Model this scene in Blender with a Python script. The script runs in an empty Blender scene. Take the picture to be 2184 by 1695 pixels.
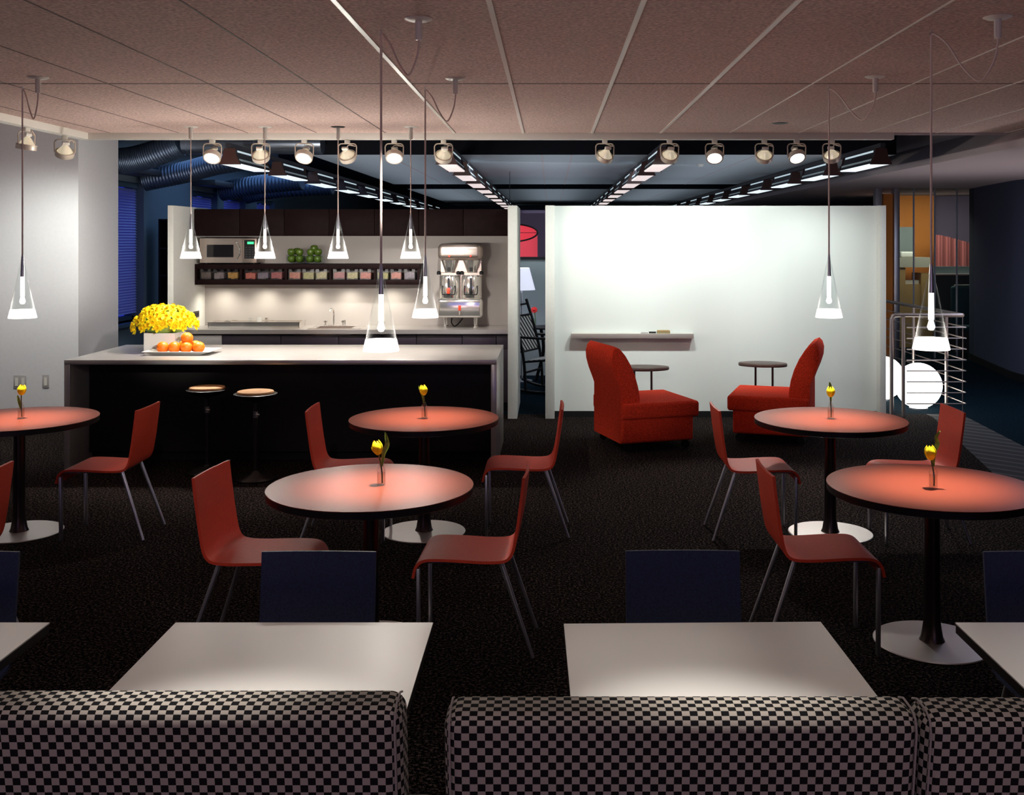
import bpy, bmesh, math, random
from mathutils import Vector, Matrix
random.seed(7)
PI = math.pi
S = bpy.context.scene
COL = S.collection

# ------------------------------------------------------------------ camera, world, exposure
H = 1.88                      # eye height
F = 2240.0                    # focal length in pixels of the 2184 px wide frame
cam_data = bpy.data.cameras.new('camera')
cam = bpy.data.objects.new('camera', cam_data); COL.objects.link(cam)
cam.location = (0, 0, H); cam.rotation_euler = (PI / 2, 0, 0)
cam_data.sensor_width = 36.0
cam_data.lens = F / 2184 * 36
cam_data.shift_x = (1092 - 1174) / 2184
cam_data.shift_y = (510 - 847.5) / 2184
cam_data.clip_start = 0.05
S.camera = cam

world = bpy.data.worlds.new('dusk'); S.world = world; world.use_nodes = True
bg = world.node_tree.nodes['Background']
bg.inputs[0].default_value = (0.028, 0.055, 0.62, 1)
bg.inputs[1].default_value = 0.65

S.view_settings.view_transform = 'Standard'
S.view_settings.look = 'None'
S.view_settings.exposure = 0.6
S.view_settings.gamma = 1.0
S.view_settings.use_curve_mapping = False
try:
    S.cycles.max_bounces = 8; S.cycles.transparent_max_bounces = 16
    S.cycles.sample_clamp_indirect = 4.0
except Exception: pass

def spot(loc, aim, energy, deg=60, blend=0.8, color=(1, .93, .84), radius=.03):
    d = bpy.data.lights.new('spot_light', 'SPOT'); d.energy = energy; d.spot_size = math.radians(deg)
    d.spot_blend = blend; d.color = color; d.shadow_soft_size = radius
    o = bpy.data.objects.new('spot_light', d); COL.objects.link(o); o.location = loc
    o.rotation_euler = (Vector(aim) - Vector(loc)).to_track_quat('-Z', 'Y').to_euler()
    return o
def point(loc, energy, color=(1, .93, .84), radius=.03):
    d = bpy.data.lights.new('point_light', 'POINT'); d.energy = energy; d.color = color; d.shadow_soft_size = radius
    o = bpy.data.objects.new('point_light', d); COL.objects.link(o); o.location = loc
    return o
def area(loc, aim, sx, sy, energy, color=(1, 1, 1)):
    d = bpy.data.lights.new('area_light', 'AREA'); d.shape = 'RECTANGLE'; d.size = sx; d.size_y = sy
    d.energy = energy; d.color = color
    o = bpy.data.objects.new('area_light', d); COL.objects.link(o); o.location = loc
    o.rotation_euler = (Vector(aim) - Vector(loc)).to_track_quat('-Z', 'Y').to_euler()
    return o
WARM = (1, .86, .70); NEUT = (1, .95, .88); COOL = (.86, 1, .97)
# unseen downlights over the white tables, then spots added only to brighten things
for x, y, e, d in ((-.74, 2.36, 190, 25), (.38, 2.36, 190, 25), (-.45, 2.95, 40, 20), (.25, 2.95, 34, 20), (-1.95, 2.5, 40, 40), (1.62, 2.5, 40, 40)):
    spot((x - .05, 1.9, 2.84), (x, y, .73), e, d, 1, NEUT, .06)
for x in (-1.95, -.72, .45, 1.6):
    spot((x, 1.6, 2.84), (x, 2.75, .73), 19, 66, 1, NEUT, .08)
for x in (-2.0, 0, 2.0):
    spot((x, -.6, 2.84), (x, 2.3, .8), 2.0, 80, 1, WARM, .15)  # added fill for the sofa backs
spot((.9, 2.2, 2.84), (-3.3, 9.2, 1.00), 2300, 6.5, .9, NEUT, .08)  # added narrow spot that brightens the flower pot and daffodils
spot((-.4, .8, 2.84), (-1.55, 4.9, .6), 110, 16, 1, (1, .9, .95), .08)  # added spots from here on brighten the red chairs
spot((-.6, .8, 2.84), (-1.5, 6.7, .6), 150, 11, 1, (1, .9, .9), .08)
for tgt, e, d in (((-.32, 4.85, .44), 90, 12), ((-.15, 6.75, .5), 130, 8), ((-2.57, 6.73, .6), 200, 8), ((1.0, 4.92, .6), 70, 12), ((1.04, 6.72, .6), 130, 8), ((.75, 9.5, .6), 330, 8), ((2.2, 9.8, .6), 200, 7)):
    spot((-.35, .8, 2.84), tgt, e, d, 1, (1, .92, .93), .08)
# unseen area light added behind the photographer to brighten the ceiling tiles
area((0, -1.2, .9), (0, -.2, 2.85), 6, 1.0, 30, (1, .72, .66))

# ------------------------------------------------------------------ materials
def _n(nt, t, **k):
    n = nt.nodes.new(t)
    for a, v in k.items():
        if a in n.inputs: n.inputs[a].default_value = v
        else: setattr(n, a, v)
    return n
def mat(name, c, rough=.5, metal=0., emit=None, estr=0., spec=.5, var=0., scale=40., bump=0., bscale=None, coat=0.):
    m = bpy.data.materials.new(name); m.use_nodes = True; nt = m.node_tree
    b = nt.nodes['Principled BSDF']
    b.inputs['Base Color'].default_value = (*c, 1); b.inputs['Roughness'].default_value = rough
    b.inputs['Metallic'].default_value = metal; b.inputs['Specular IOR Level'].default_value = spec
    b.inputs['Coat Weight'].default_value = coat
    if emit:
        b.inputs['Emission Color'].default_value = (*emit, 1); b.inputs['Emission Strength'].default_value = estr
    if var or bump:
        tc = _n(nt, 'ShaderNodeTexCoord')
        nz = _n(nt, 'ShaderNodeTexNoise', Scale=scale, Detail=3.0); nt.links.new(tc.outputs['Object'], nz.inputs['Vector'])
        if var:
            rp = _n(nt, 'ShaderNodeValToRGB'); nt.links.new(nz.outputs[0], rp.inputs[0])
            rp.color_ramp.elements[0].position = .3; rp.color_ramp.elements[1].position = .7
            rp.color_ramp.elements[0].color = (*[max(0, x * (1 - var)) for x in c], 1)
            rp.color_ramp.elements[1].color = (*[min(1, x * (1 + var)) for x in c], 1)
            nt.links.new(rp.outputs[0], b.inputs['Base Color'])
        if bump:
            n2 = _n(nt, 'ShaderNodeTexNoise', Scale=bscale or scale, Detail=2.0); nt.links.new(tc.outputs['Object'], n2.inputs['Vector'])
            bp = _n(nt, 'ShaderNodeBump', Strength=bump, Distance=.004); nt.links.new(n2.outputs[0], bp.inputs['Height'])
            nt.links.new(bp.outputs[0], b.inputs['Normal'])
    return m
def emit_mat(name, c, s):
    return mat(name, c, .6, emit=c, estr=s)
def thin_glass(name, tint=(1, 1, 1), gloss=.9, rough=.02, low=.05):
    m = bpy.data.materials.new(name); m.use_nodes = True; nt = m.node_tree; nt.nodes.clear()
    out = _n(nt, 'ShaderNodeOutputMaterial'); mx = _n(nt, 'ShaderNodeMixShader')
    tr = _n(nt, 'ShaderNodeBsdfTransparent', Color=(*tint, 1)); gl = _n(nt, 'ShaderNodeBsdfGlossy', Roughness=rough)
    lw = _n(nt, 'ShaderNodeLayerWeight', Blend=.12)
    mr = _n(nt, 'ShaderNodeMapRange'); mr.inputs[3].default_value = low; mr.inputs[4].default_value = gloss
    nt.links.new(lw.outputs['Facing'], mr.inputs[0]); nt.links.new(mr.outputs[0], mx.inputs[0])
    nt.links.new(tr.outputs[0], mx.inputs[1]); nt.links.new(gl.outputs[0], mx.inputs[2]); nt.links.new(mx.outputs[0], out.inputs[0])
    return m
def checker_mat(name, size):
    m = bpy.data.materials.new(name); m.use_nodes = True; nt = m.node_tree; b = nt.nodes['Principled BSDF']
    tc = _n(nt, 'ShaderNodeTexCoord'); mp = _n(nt, 'ShaderNodeMapping'); mp.inputs['Location'].default_value = (0, 0, .5 * size)
    ck = _n(nt, 'ShaderNodeTexChecker', Scale=1 / size, Color1=(.345, .31, .268, 1), Color2=(.006, .006, .007, 1))
    nt.links.new(tc.outputs['UV'], mp.inputs['Vector']); nt.links.new(mp.outputs[0], ck.inputs['Vector'])
    nt.links.new(ck.outputs[0], b.inputs['Base Color']); b.inputs['Roughness'].default_value = .95
    b.inputs['Specular IOR Level'].default_value = .15
    wv = _n(nt, 'ShaderNodeTexNoise', Scale=900.0); nt.links.new(tc.outputs['Object'], wv.inputs['Vector'])
    bp = _n(nt, 'ShaderNodeBump', Strength=.35, Distance=.002); nt.links.new(wv.outputs[0], bp.inputs['Height']); nt.links.new(bp.outputs[0], b.inputs['Normal'])
    return m
def stripe_mat(name, c1, c2, scale, axis='X', rough=.8, turn=0., lo=.45, hi=.55):
    m = bpy.data.materials.new(name); m.use_nodes = True; nt = m.node_tree; b = nt.nodes['Principled BSDF']
    tc = _n(nt, 'ShaderNodeTexCoord'); mp = _n(nt, 'ShaderNodeMapping'); mp.inputs['Rotation'].default_value = (0, 0, turn)
    wv = _n(nt, 'ShaderNodeTexWave', Scale=scale); wv.bands_direction = axis
    rp = _n(nt, 'ShaderNodeValToRGB'); rp.color_ramp.elements[0].position = lo; rp.color_ramp.elements[1].position = hi
    rp.color_ramp.elements[0].color = (*c1, 1); rp.color_ramp.elements[1].color = (*c2, 1)
    nt.links.new(tc.outputs['Object'], mp.inputs[0]); nt.links.new(mp.outputs[0], wv.inputs[0]); nt.links.new(wv.outputs[0], rp.inputs[0])
    nt.links.new(rp.outputs[0], b.inputs['Base Color']); b.inputs['Roughness'].default_value = rough
    return m
def carpet_mat(name, c1, c2):
    m = bpy.data.materials.new(name); m.use_nodes = True; nt = m.node_tree; b = nt.nodes['Principled BSDF']
    tc = _n(nt, 'ShaderNodeTexCoord')
    a = _n(nt, 'ShaderNodeTexNoise', Scale=72.0, Detail=2.0, Roughness=.75); nt.links.new(tc.outputs['Object'], a.inputs['Vector'])
    rp = _n(nt, 'ShaderNodeValToRGB'); rp.color_ramp.elements[0].position = .50; rp.color_ramp.elements[1].position = .72
    rp.color_ramp.elements[0].color = (*c1, 1); rp.color_ramp.elements[1].color = (*c2, 1)
    nt.links.new(a.outputs[0], rp.inputs[0]); nt.links.new(rp.outputs[0], b.inputs['Base Color'])
    b.inputs['Roughness'].default_value = 1; b.inputs['Specular IOR Level'].default_value = 0.02
    bp = _n(nt, 'ShaderNodeBump', Strength=.7, Distance=.01); nt.links.new(a.outputs[0], bp.inputs['Height']); nt.links.new(bp.outputs[0], b.inputs['Normal'])
    return m
def lamp_glass_mat(name):
    m = bpy.data.materials.new(name); m.use_nodes = True; nt = m.node_tree; nt.nodes.clear()
    out = _n(nt, 'ShaderNodeOutputMaterial'); mx = _n(nt, 'ShaderNodeMixShader'); m2 = _n(nt, 'ShaderNodeMixShader', Fac=.16)
    tr = _n(nt, 'ShaderNodeBsdfTransparent', Color=(.975, .985, .985, 1)); gl = _n(nt, 'ShaderNodeBsdfGlossy', Roughness=.08)
    tl = _n(nt, 'ShaderNodeBsdfTranslucent', Color=(.9, .93, .95, 1)); lw = _n(nt, 'ShaderNodeLayerWeight', Blend=.3)  # white translucency near the edges stands in for bright glass glints
    pw = _n(nt, 'ShaderNodeMath', operation='POWER'); pw.inputs[1].default_value = 3.0
    mr = _n(nt, 'ShaderNodeMapRange'); mr.inputs[3].default_value = .0; mr.inputs[4].default_value = .75
    nt.links.new(lw.outputs['Facing'], pw.inputs[0]); nt.links.new(pw.outputs[0], mr.inputs[0]); nt.links.new(mr.outputs[0], mx.inputs[0])
    nt.links.new(gl.outputs[0], m2.inputs[1]); nt.links.new(tl.outputs[0], m2.inputs[2])
    nt.links.new(tr.outputs[0], mx.inputs[1]); nt.links.new(m2.outputs[0], mx.inputs[2]); nt.links.new(mx.outputs[0], out.inputs[0])
    return m
M = {}
M['carpet'] = carpet_mat('carpet', (.001, .001, .001), (.125, .088, .080))
M['carpet_teal'] = carpet_mat('carpet_teal', (.002, .006, .010), (.012, .034, .048))
M['ribbed'] = stripe_mat('ribbed_carpet', (.006, .007, .008), (.06, .05, .047), 1.9, 'X', .95, -.785, .72, .95)
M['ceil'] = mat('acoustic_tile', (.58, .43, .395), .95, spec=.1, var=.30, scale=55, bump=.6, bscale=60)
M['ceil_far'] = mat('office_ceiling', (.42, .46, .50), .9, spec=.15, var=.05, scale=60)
M['metal_white'] = mat('white_metal', (.72, .69, .64), .45)
M['seam_glint'] = mat('glinting_seam_metal', (.75, .68, .62), .35)
M['seam_dark'] = mat('dark_seam', (.12, .085, .08), .8)
M['wall'] = mat('warm_white_paint', (.72, .71, .67), .85, spec=.2, var=.02, scale=30)
M['wall_lav'] = mat('grey_white_paint', (.66, .65, .685), .9, spec=.2, var=.02, scale=30)
M['board'] = mat('whiteboard_paint', (.80, .81, .78), .6, spec=.3)
M['splash'] = mat('taupe_backsplash', (.37, .335, .315), .45, spec=.4)
M['blue_wall'] = mat('slate_blue_paint', (.13, .18, .235), .9, spec=.2)
M['navy_wall'] = mat('navy_paint', (.07, .08, .13), .9, spec=.2)
M['grey_wall'] = mat('sage_grey_paint', (.30, .35, .36), .9, spec=.2)
M['void'] = mat('dark_deck', (.008, .009, .013), .95, spec=.1)
M['deck'] = mat('blue_deck', (.02, .03, .055), .95, spec=.1)
M['soffit'] = mat('soffit_paint', (.46, .40, .42), .85, spec=.2)
M['black'] = mat('black_plastic', (.006, .006, .007), .5, spec=.3)
M['base_blk'] = mat('black_baseboard', (.008, .008, .009), .6, spec=.3)
M['lam_red'] = mat('red_laminate', (.26, .058, .033), .40, spec=.16)
M['lam_edge'] = mat('black_edge_band', (.012, .009, .009), .35, spec=.4)
M['chair_red'] = mat('red_polyurethane_shell', (.58, .056, .026), .52, spec=.16, var=.06, scale=60)
M['chair_blue'] = mat('navy_shell', (.022, .030, .075), .55, spec=.3, var=.3, scale=160)
M['alu'] = mat('satin_aluminium', (.62, .62, .66), .38, 1.)
M['col_black'] = mat('dark_column', (.075, .055, .052), .3, .9)
M['base_steel'] = mat('brushed_steel_base', (.62, .58, .56), .42, .75)
M['white_lam'] = mat('white_laminate', (.70, .68, .645), .32, spec=.45)
M['fabric_red'] = mat('red_boucle_fabric', (.68, .046, .018), .95, spec=.15, var=.40, scale=120, bump=.8, bscale=200)
M['checker'] = checker_mat('checkerboard_upholstery', .0151)
M['steel'] = mat('stainless_steel', (.50, .42, .375), .3, .82)
M['chrome'] = mat('polished_chrome', (.86, .83, .79), .12, .85)
M['worktop'] = mat('zinc_worktop', (.50, .475, .455), .3, .55, var=.04, scale=8)
M['counter'] = mat('steel_counter', (.50, .46, .44), .3, .5)
M['wenge'] = mat('wenge_veneer', (.012, .0055, .0058), .5, spec=.05, var=.25, scale=14)
M['wenge_low'] = mat('dark_plum_veneer', (.035, .026, .038), .4, spec=.4, var=.1, scale=14)
M['bar_dark'] = mat('black_brown_panel', (.006, .0045, .004), .5, spec=.3)
M['pale_panel'] = mat('pale_grey_panel', (.5, .47, .47), .4, .3)
M['glass'] = thin_glass('clear_glass', (.975, .99, .99), .6, .05, .015)
M['lamp_glass'] = lamp_glass_mat('lamp_glass')
M['pane'] = thin_glass('office_glass', (.82, .90, .88), .6, .02, .10)
M['bin'] = thin_glass('clear_acrylic', (.86, .84, .84), .4, .25, .05)
M['frost'] = emit_mat('lit_frosted_glass', (1, .97, .93), 1.9)
M['tube'] = emit_mat('lit_diffuser_tube', (1, .94, .86), 1.6)
M['bulb'] = emit_mat('halogen_bulb', (1, .95, .88), 6)
M['lens'] = emit_mat('spot_lens', (1, .98, .95), 5)
M['refl'] = mat('dichroic_reflector', (.92, .86, .70), .25, .6, emit=(1, .88, .62), estr=.25)
M['lamp_ring'] = mat('spot_housing', (.62, .54, .47), .4, .3)
M['lin_lens'] = emit_mat('fluorescent_lens', (1, .86, .84), .5)
M['lin_lens_cool'] = emit_mat('fluorescent_lens_cool', (.80, .93, 1), .7)
M['lin_slot'] = emit_mat('fluorescent_slot', (.62, .78, .85), .42)
M['lin_dots'] = emit_mat('fluorescent_perforation', (.62, .78, .85), .16)
M['housing'] = mat('charcoal_fixture', (.035, .035, .045), .5, .3)
M['endcap'] = mat('maroon_endcap', (.05, .016, .014), .5)
M['galv'] = mat('galvanised_duct', (.30, .36, .46), .28, .9)
M['flex'] = mat('foil_flex_duct', (.10, .14, .22), .4, .7)
M['globe'] = emit_mat('opal_globe', (1, .98, .92), 2.6)
M['yellow'] = mat('daffodil_yellow', (.95, .76, .012), .6, spec=.2)
M['yellow2'] = mat('daffodil_trumpet', (.95, .60, .008), .6, spec=.2)
M['tulip'] = mat('tulip_yellow', (.97, .72, .012), .5, spec=.3, var=.2, scale=30)
M['green'] = mat('leaf_green', (.22, .38, .07), .5)
M['green_d'] = mat('stem_green', (.07, .09, .018), .6)
M['apple'] = mat('green_apple', (.065, .115, .012), .25, spec=.5, var=.2, scale=14)
M['orange'] = mat('orange_peel', (.86, .175, .004), .42, spec=.4, bump=.3, bscale=160)
M['ceramic'] = mat('white_ceramic', (.82, .82, .79), .25)
M['cork'] = mat('tan_cork', (.52, .27, .11), .7, var=.12, scale=90)
M['blue_shade'] = mat('blind_blue', (.30, .34, .85), .7)
M['win_frame'] = mat('window_frame_paint', (.05, .10, .16), .6)
M['orange_wall'] = mat('orange_paint', (.60, .20, .035), .8)
M['purple_wall'] = mat('muted_purple_paint', (.17, .13, .21), .85)
M['pink'] = stripe_mat('pink_curtain', (.32, .085, .09), (.55, .17, .17), 6, 'X', .9, 0, .2, .8)
M['red_shade'] = mat('red_lampshade', (.75, .06, .09), .7, emit=(.9, .08, .12), estr=.28)
M['white_shade'] = mat('white_lampshade', (.75, .76, .85), .8, emit=(.8, .82, 1), estr=.35)
M['woven'] = stripe_mat('woven_tape', (.015, .015, .017), (.62, .60, .57), 8, 'DIAGONAL', .9, 0, .35, .65)
M['gerbera'] = mat('red_petals', (.85, .02, .02), .5)
M['tan'] = mat('tan_wood', (.45, .27, .11), .6)
M['beige'] = mat('beige_panel', (.45, .42, .36), .7)
M['dkbrown'] = mat('brown_panel', (.07, .05, .04), .7)
M['teal'] = mat('teal_fabric', (.01, .05, .06), .8)
M['tray_lip'] = mat('taupe_tray', (.40, .33, .31), .5, .3)
M['tablet'] = mat('tablet_veneer', (.085, .052, .045), .4, spec=.4, var=.2, scale=14)
M['vase_glass'] = thin_glass('vase_glass', (.98, .97, .96), .45, .12, .03)
M['felt'] = mat('tan_felt', (.30, .24, .12), .9)
M['red_knob'] = mat('red_plastic', (.85, .06, .02), .35)
M['led'] = emit_mat('green_display', (.05, .9, .3), .8)
M['dkglass'] = mat('dark_glass', (.012, .011, .014), .08, spec=.6)
M['dkred'] = mat('dull_red_spines', (.12, .02, .015), .7)
PACK = {k: mat('packets_' + k, c, .6, var=.35, scale=120) for k, c in dict(brown=(.16, .12, .11), grey=(.30, .26, .27), amber=(.62, .36, .08),
        coral=(.62, .18, .13), mauve=(.25, .22, .28), rose=(.48, .13, .14), salmon=(.66, .24, .17), lime=(.45, .45, .13), straw=(.55, .52, .22)).items()}

# ------------------------------------------------------------------ mesh builder
class MB:
    def __init__(s): s.v = []; s.f = []; s.uv = {}; s.mi = []; s.cur = 0
    def add(s, vs, fs):
        o = len(s.v); s.v += [Vector(p) for p in vs]
        for f in fs: s.f.append([i + o for i in f]); s.mi.append(s.cur)
        return o
    def xf(s, Mx, start=0):
        for i in range(start, len(s.v)): s.v[i] = Mx @ s.v[i]
    def box(s, x0, x1, y0, y1, z0, z1):
        s.add([(x0, y0, z0), (x1, y0, z0), (x1, y1, z0), (x0, y1, z0), (x0, y0, z1), (x1, y0, z1), (x1, y1, z1), (x0, y1, z1)],
              [(0, 3, 2, 1), (4, 5, 6, 7), (0, 1, 5, 4), (1, 2, 6, 5), (2, 3, 7, 6), (3, 0, 4, 7)]); return s
    def quad(s, a, b, c, d): s.add([a, b, c, d], [(0, 1, 2, 3)]); return s
    def lathe(s, prof, n=32, cx=0, cy=0, cap=True):
        vs, fs, rings = [], [], []
        for r, z in prof:
            if r < 1e-6: rings.append([len(vs)]); vs.append((cx, cy, z))
            else:
                rings.append(list(range(len(vs), len(vs) + n)))
                vs += [(cx + r * math.cos(2 * PI * k / n), cy + r * math.sin(2 * PI * k / n), z) for k in range(n)]
        for a, b in zip(rings, rings[1:]):
            if len(a) == 1 and len(b) == 1: continue
            for k in range(n):
                k2 = (k + 1) % n
                if len(a) == 1: fs.append((a[0], b[k2], b[k]))
                elif len(b) == 1: fs.append((a[k], a[k2], b[0]))
                else: fs.append((a[k], a[k2], b[k2], b[k]))
        if cap:
            if len(rings[0]) > 1: fs.append(tuple(reversed(rings[0])))
            if len(rings[-1]) > 1: fs.append(tuple(rings[-1]))
        s.add(vs, fs); return s
    def tube(s, pts, r, n=10, closed=False, cap=True, flat=1.0):
        P = [Vector(p) for p in pts]; m = len(P); vs, fs = [], []
        rs = r if isinstance(r, (list, tuple)) else [r] * m
        T = []
        for i in range(m):
            a = P[(i - 1) % m] if closed or i else P[0]; b = P[(i + 1) % m] if closed or i < m - 1 else P[-1]
            T.append((b - a).normalized())
        up = Vector((0, 0, 1)) if abs(T[0].z) < .9 else Vector((0, 1, 0))
        nx = T[0].cross(up).normalized()
        for i in range(m):
            nx = (nx - T[i] * nx.dot(T[i])).normalized(); ny = T[i].cross(nx)
            for k in range(n):
                a = 2 * PI * k / n; vs.append(P[i] + nx * math.cos(a) * rs[i] + ny * math.sin(a) * rs[i] * flat)
        for i in range(m if closed else m - 1):
            j = (i + 1) % m
            for k in range(n):
                k2 = (k + 1) % n; fs.append((i * n + k, i * n + k2, j * n + k2, j * n + k))
        if cap and not closed: fs.append(tuple(reversed(range(n)))); fs.append(tuple(range((m - 1) * n, m * n)))
        s.add(vs, fs); return s
    def prism(s, poly, lo, hi, axis='z'):
        def P(u, v, w): return (u, v, w) if axis == 'z' else ((u, w, v) if axis == 'y' else (w, u, v))
        n = len(poly); vs = [P(u, v, lo) for u, v in poly] + [P(u, v, hi) for u, v in poly]
        fs = [tuple(reversed(range(n))), tuple(range(n, 2 * n))] + [(i, (i + 1) % n, (i + 1) % n + n, i + n) for i in range(n)]
        if axis == 'y': fs = [tuple(reversed(f)) for f in fs]
        s.add(vs, fs); return s
    def sphere(s, c, r, n=16, m=10, sq=(1, 1, 1)):
        st = len(s.v); s.lathe([(r * math.sin(PI * i / m), -r * math.cos(PI * i / m)) for i in range(m + 1)], n)
        s.xf(Matrix.Translation(c) @ Matrix.Diagonal((*sq, 1)), st); return s
    def grid(s, fn, nu, nv, wrap=False):
        vs = [fn(i / nu, j / nv) for i in range(nu + (0 if wrap else 1)) for j in range(nv + 1)]; w = nv + 1; fs = []
        for i in range(nu):
            i2 = (i + 1) % nu if wrap else i + 1
            for j in range(nv): fs.append((i * w + j, i2 * w + j, i2 * w + j + 1, i * w + j + 1))
        s.add(vs, fs); return s
    def rbox(s, h, r, c=(0, 0, 0), e=3, mid=1):
        """rounded box with box-unfolded UVs in metres"""
        ax = []
        for k in range(3):
            a = [-h[k] + r * i / e for i in range(e + 1)]
            b = [(-h[k] + r) + (2 * h[k] - 2 * r) * i / mid for i in range(1, mid)]
            ax.append(a + b + [-x for x in reversed(a)])
        for k in range(3):
            i, j = (k + 1) % 3, (k + 2) % 3
            for sg in (-1, 1):
                A, B = ax[i], ax[j]; vs, uv = [], []
                for a in A:
                    for b in B:
                        p = [0, 0, 0]; p[k] = sg * h[k]; p[i] = a; p[j] = b
                        q = [max(-h[t] + r, min(h[t] - r, p[t])) for t in range(3)]
                        d = Vector(p) - Vector(q); d = d.normalized() * r if d.length > 1e-9 else d
                        vs.append(Vector(q) + d + Vector(c))
                        x, y, z = p
                        if k == 1: uv.append((x, z) if sg < 0 else (x, 2 * h[2] + 2 * h[1] - z))
                        elif k == 2: uv.append((x, h[2] + (y + h[1])) if sg > 0 else (x, -h[2] - (y + h[1])))
                        else: uv.append((sg * (h[0] + (y + h[1])), z))
                fs = []; w = len(B)
                for a in range(len(A) - 1):
                    for b in range(w - 1):
                        f = (a * w + b, (a + 1) * w + b, (a + 1) * w + b + 1, a * w + b + 1)
                        fs.append(f if sg > 0 else tuple(reversed(f)))
                base = len(s.v); s.add(vs, fs)
                for t, q in enumerate(uv): s.uv[base + t] = q
        return s
    def build(s, name, m, parent=None, bevel=0, seg=2, ang=35, weld=False, label=None):
        me = bpy.data.meshes.new(name); me.from_pydata([tuple(p) for p in s.v], [], s.f)
        for x in (m if isinstance(m, (list, tuple)) else [m]): me.materials.append(x)
        if isinstance(m, (list, tuple)):
            for p, k in zip(me.polygons, s.mi): p.material_index = k
        if s.uv:
            ul = me.uv_layers.new(name='UVMap')
            for l in me.loops: ul.data[l.index].uv = s.uv.get(l.vertex_index, (0, 0))
        b = bmesh.new(); b.from_mesh(me)
        if weld: bmesh.ops.remove_doubles(b, verts=b.verts, dist=1e-5)
        if bevel:
            ed = [e for e in b.edges if len(e.link_faces) == 2 and e.calc_face_angle(0) > math.radians(40)]
            bmesh.ops.bevel(b, geom=ed, offset=bevel, segments=seg, profile=.5, affect='EDGES', clamp_overlap=True)
        if not s.uv: bmesh.ops.recalc_face_normals(b, faces=b.faces)
        b.to_mesh(me); b.free()
        for p in me.polygons: p.use_smooth = True
        me.set_sharp_from_angle(angle=math.radians(ang))
        o = bpy.data.objects.new(name, me); COL.objects.link(o)
        if parent: o.parent = parent
        if label: o['label'] = label
        return o
def tag(o, label, cat, group=None, kind=None):
    o['label'] = label; o['category'] = cat
    if group: o['group'] = group
    if kind: o['kind'] = kind
    return o
def thing(name, label, cat, loc=(0, 0, 0), rz=0, group=None):
    o = bpy.data.objects.new(name, None); COL.objects.link(o); o.empty_display_size = .1
    o.location = loc; o.rotation_euler = (0, 0, rz)
    return tag(o, label, cat, group)
def struct(name, mb, m, parent=None, label=None, **k):
    o = mb.build(name, m, parent, **k); o['kind'] = 'structure'
    if label: o['label'] = label
    return o
def dup(root, loc=None, rz=None, label=None, group=None):
    r = root.copy(); COL.objects.link(r)
    if loc is not None: r.location = loc
    if rz is not None: r.rotation_euler = (0, 0, rz)
    if label: r['label'] = label
    if group: r['group'] = group
    for ch in list(root.children):
        c = ch.copy(); COL.objects.link(c); c.parent = r
        for g in list(ch.children):
            d = g.copy(); COL.objects.link(d); d.parent = c
    return r
def smooth_path(P, n=8):
    P = [Vector(p) for p in P]; Q = [P[0]] + P + [P[-1]]; out = []
    for i in range(1, len(Q) - 2):
        a, b, c, d = Q[i - 1], Q[i], Q[i + 1], Q[i + 2]
        for k in range(n):
            t = k / n; out.append(.5 * ((2 * b) + (c - a) * t + (2 * a - 5 * b + 4 * c - d) * t * t + (3 * b - a - 3 * c + d) * t ** 3))
    out.append(P[-1]); return out
def PX(x, Y): return (x - 1174) / F * Y         # photo column -> world X at depth Y
def PZ(y, Y): return H - (y - 510) / F * Y      # photo row -> world Z at depth Y
# ------------------------------------------------------------------ the setting
ZC = H + .978                  # ceiling height 2.858
YE = 9.65                      # far edge of the near ceiling
# floors
FM = [(-7, -2.5), (3.0, -2.5), (3.39, 7.52), (4.04, 11.08), (4.04, 11.3), (-7, 11.3)]
struct('floor', MB().prism(FM, -.05, 0), M['carpet'])
struct('floor_office', MB().prism([(-7, 11.3), (4.04, 11.3), (4.4, 11.3), (4.4, 11.08), (4.3, 9.57), (4.3, 7.3), (8.5, 7.3), (8.5, 32), (-7, 32)], -.05, 0), M['carpet_teal'])
struct('floor_ribbed', MB().prism([(3.39, 7.52), (3.0, -2.5), (8.5, -2.5), (8.5, 7.3), (4.3, 7.3), (4.3, 9.57), (4.4, 11.08), (4.4, 11.3), (4.04, 11.3), (4.04, 11.08)], -.05, 0), M['ribbed'])
# near ceiling: acoustic tiles with metal seams
CX0, CX1 = -4.25, 7.0
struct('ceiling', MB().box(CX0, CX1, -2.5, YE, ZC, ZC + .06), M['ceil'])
tb = MB(); gv = MB()
for k in range(-6, 12):
    x = -.2512 + .6325 * k
    if -1 <= k <= 2: tb.box(x - .012, x + .012, -2.5, YE, ZC - .006, ZC + .001)  # middle seams wider and paler, left ones dark: reflected light put into the colour
    elif k > 2: tb.box(x - .006, x + .006, -2.5, YE, ZC - .003, ZC + .001)
    else: gv.box(x - .005, x + .005, -2.5, YE, ZC - .002, ZC + .001)
for y in (6.6, 3.55, .5):
    gv.box(CX0, CX1, y - .009, y + .009, ZC - .002, ZC + .001)
tb.cur = 1; n0 = len(tb.f); o0 = len(tb.v); tb.v += gv.v; tb.f += [[i + o0 for i in f] for f in gv.f]; tb.mi += [1] * len(gv.f)
struct('trim_1', tb, [M['seam_glint'], M['seam_dark']])
# lighting track beams along the far and the left edge of the ceiling
struct('trim_2', MB().box(CX0 - .02, 3.16, YE, YE + .09, PZ(297, YE), ZC + .02), M['metal_white'], bevel=.004)
struct('trim_3', MB().box(CX0 - .10, CX0, -2.5, YE + .09, PZ(297, YE), ZC + .02), M['metal_white'], bevel=.004)
struct('trim_4', MB().box(3.16, CX1, YE, YE + .02, ZC - .02, ZC + .06), M['soffit'])
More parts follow.
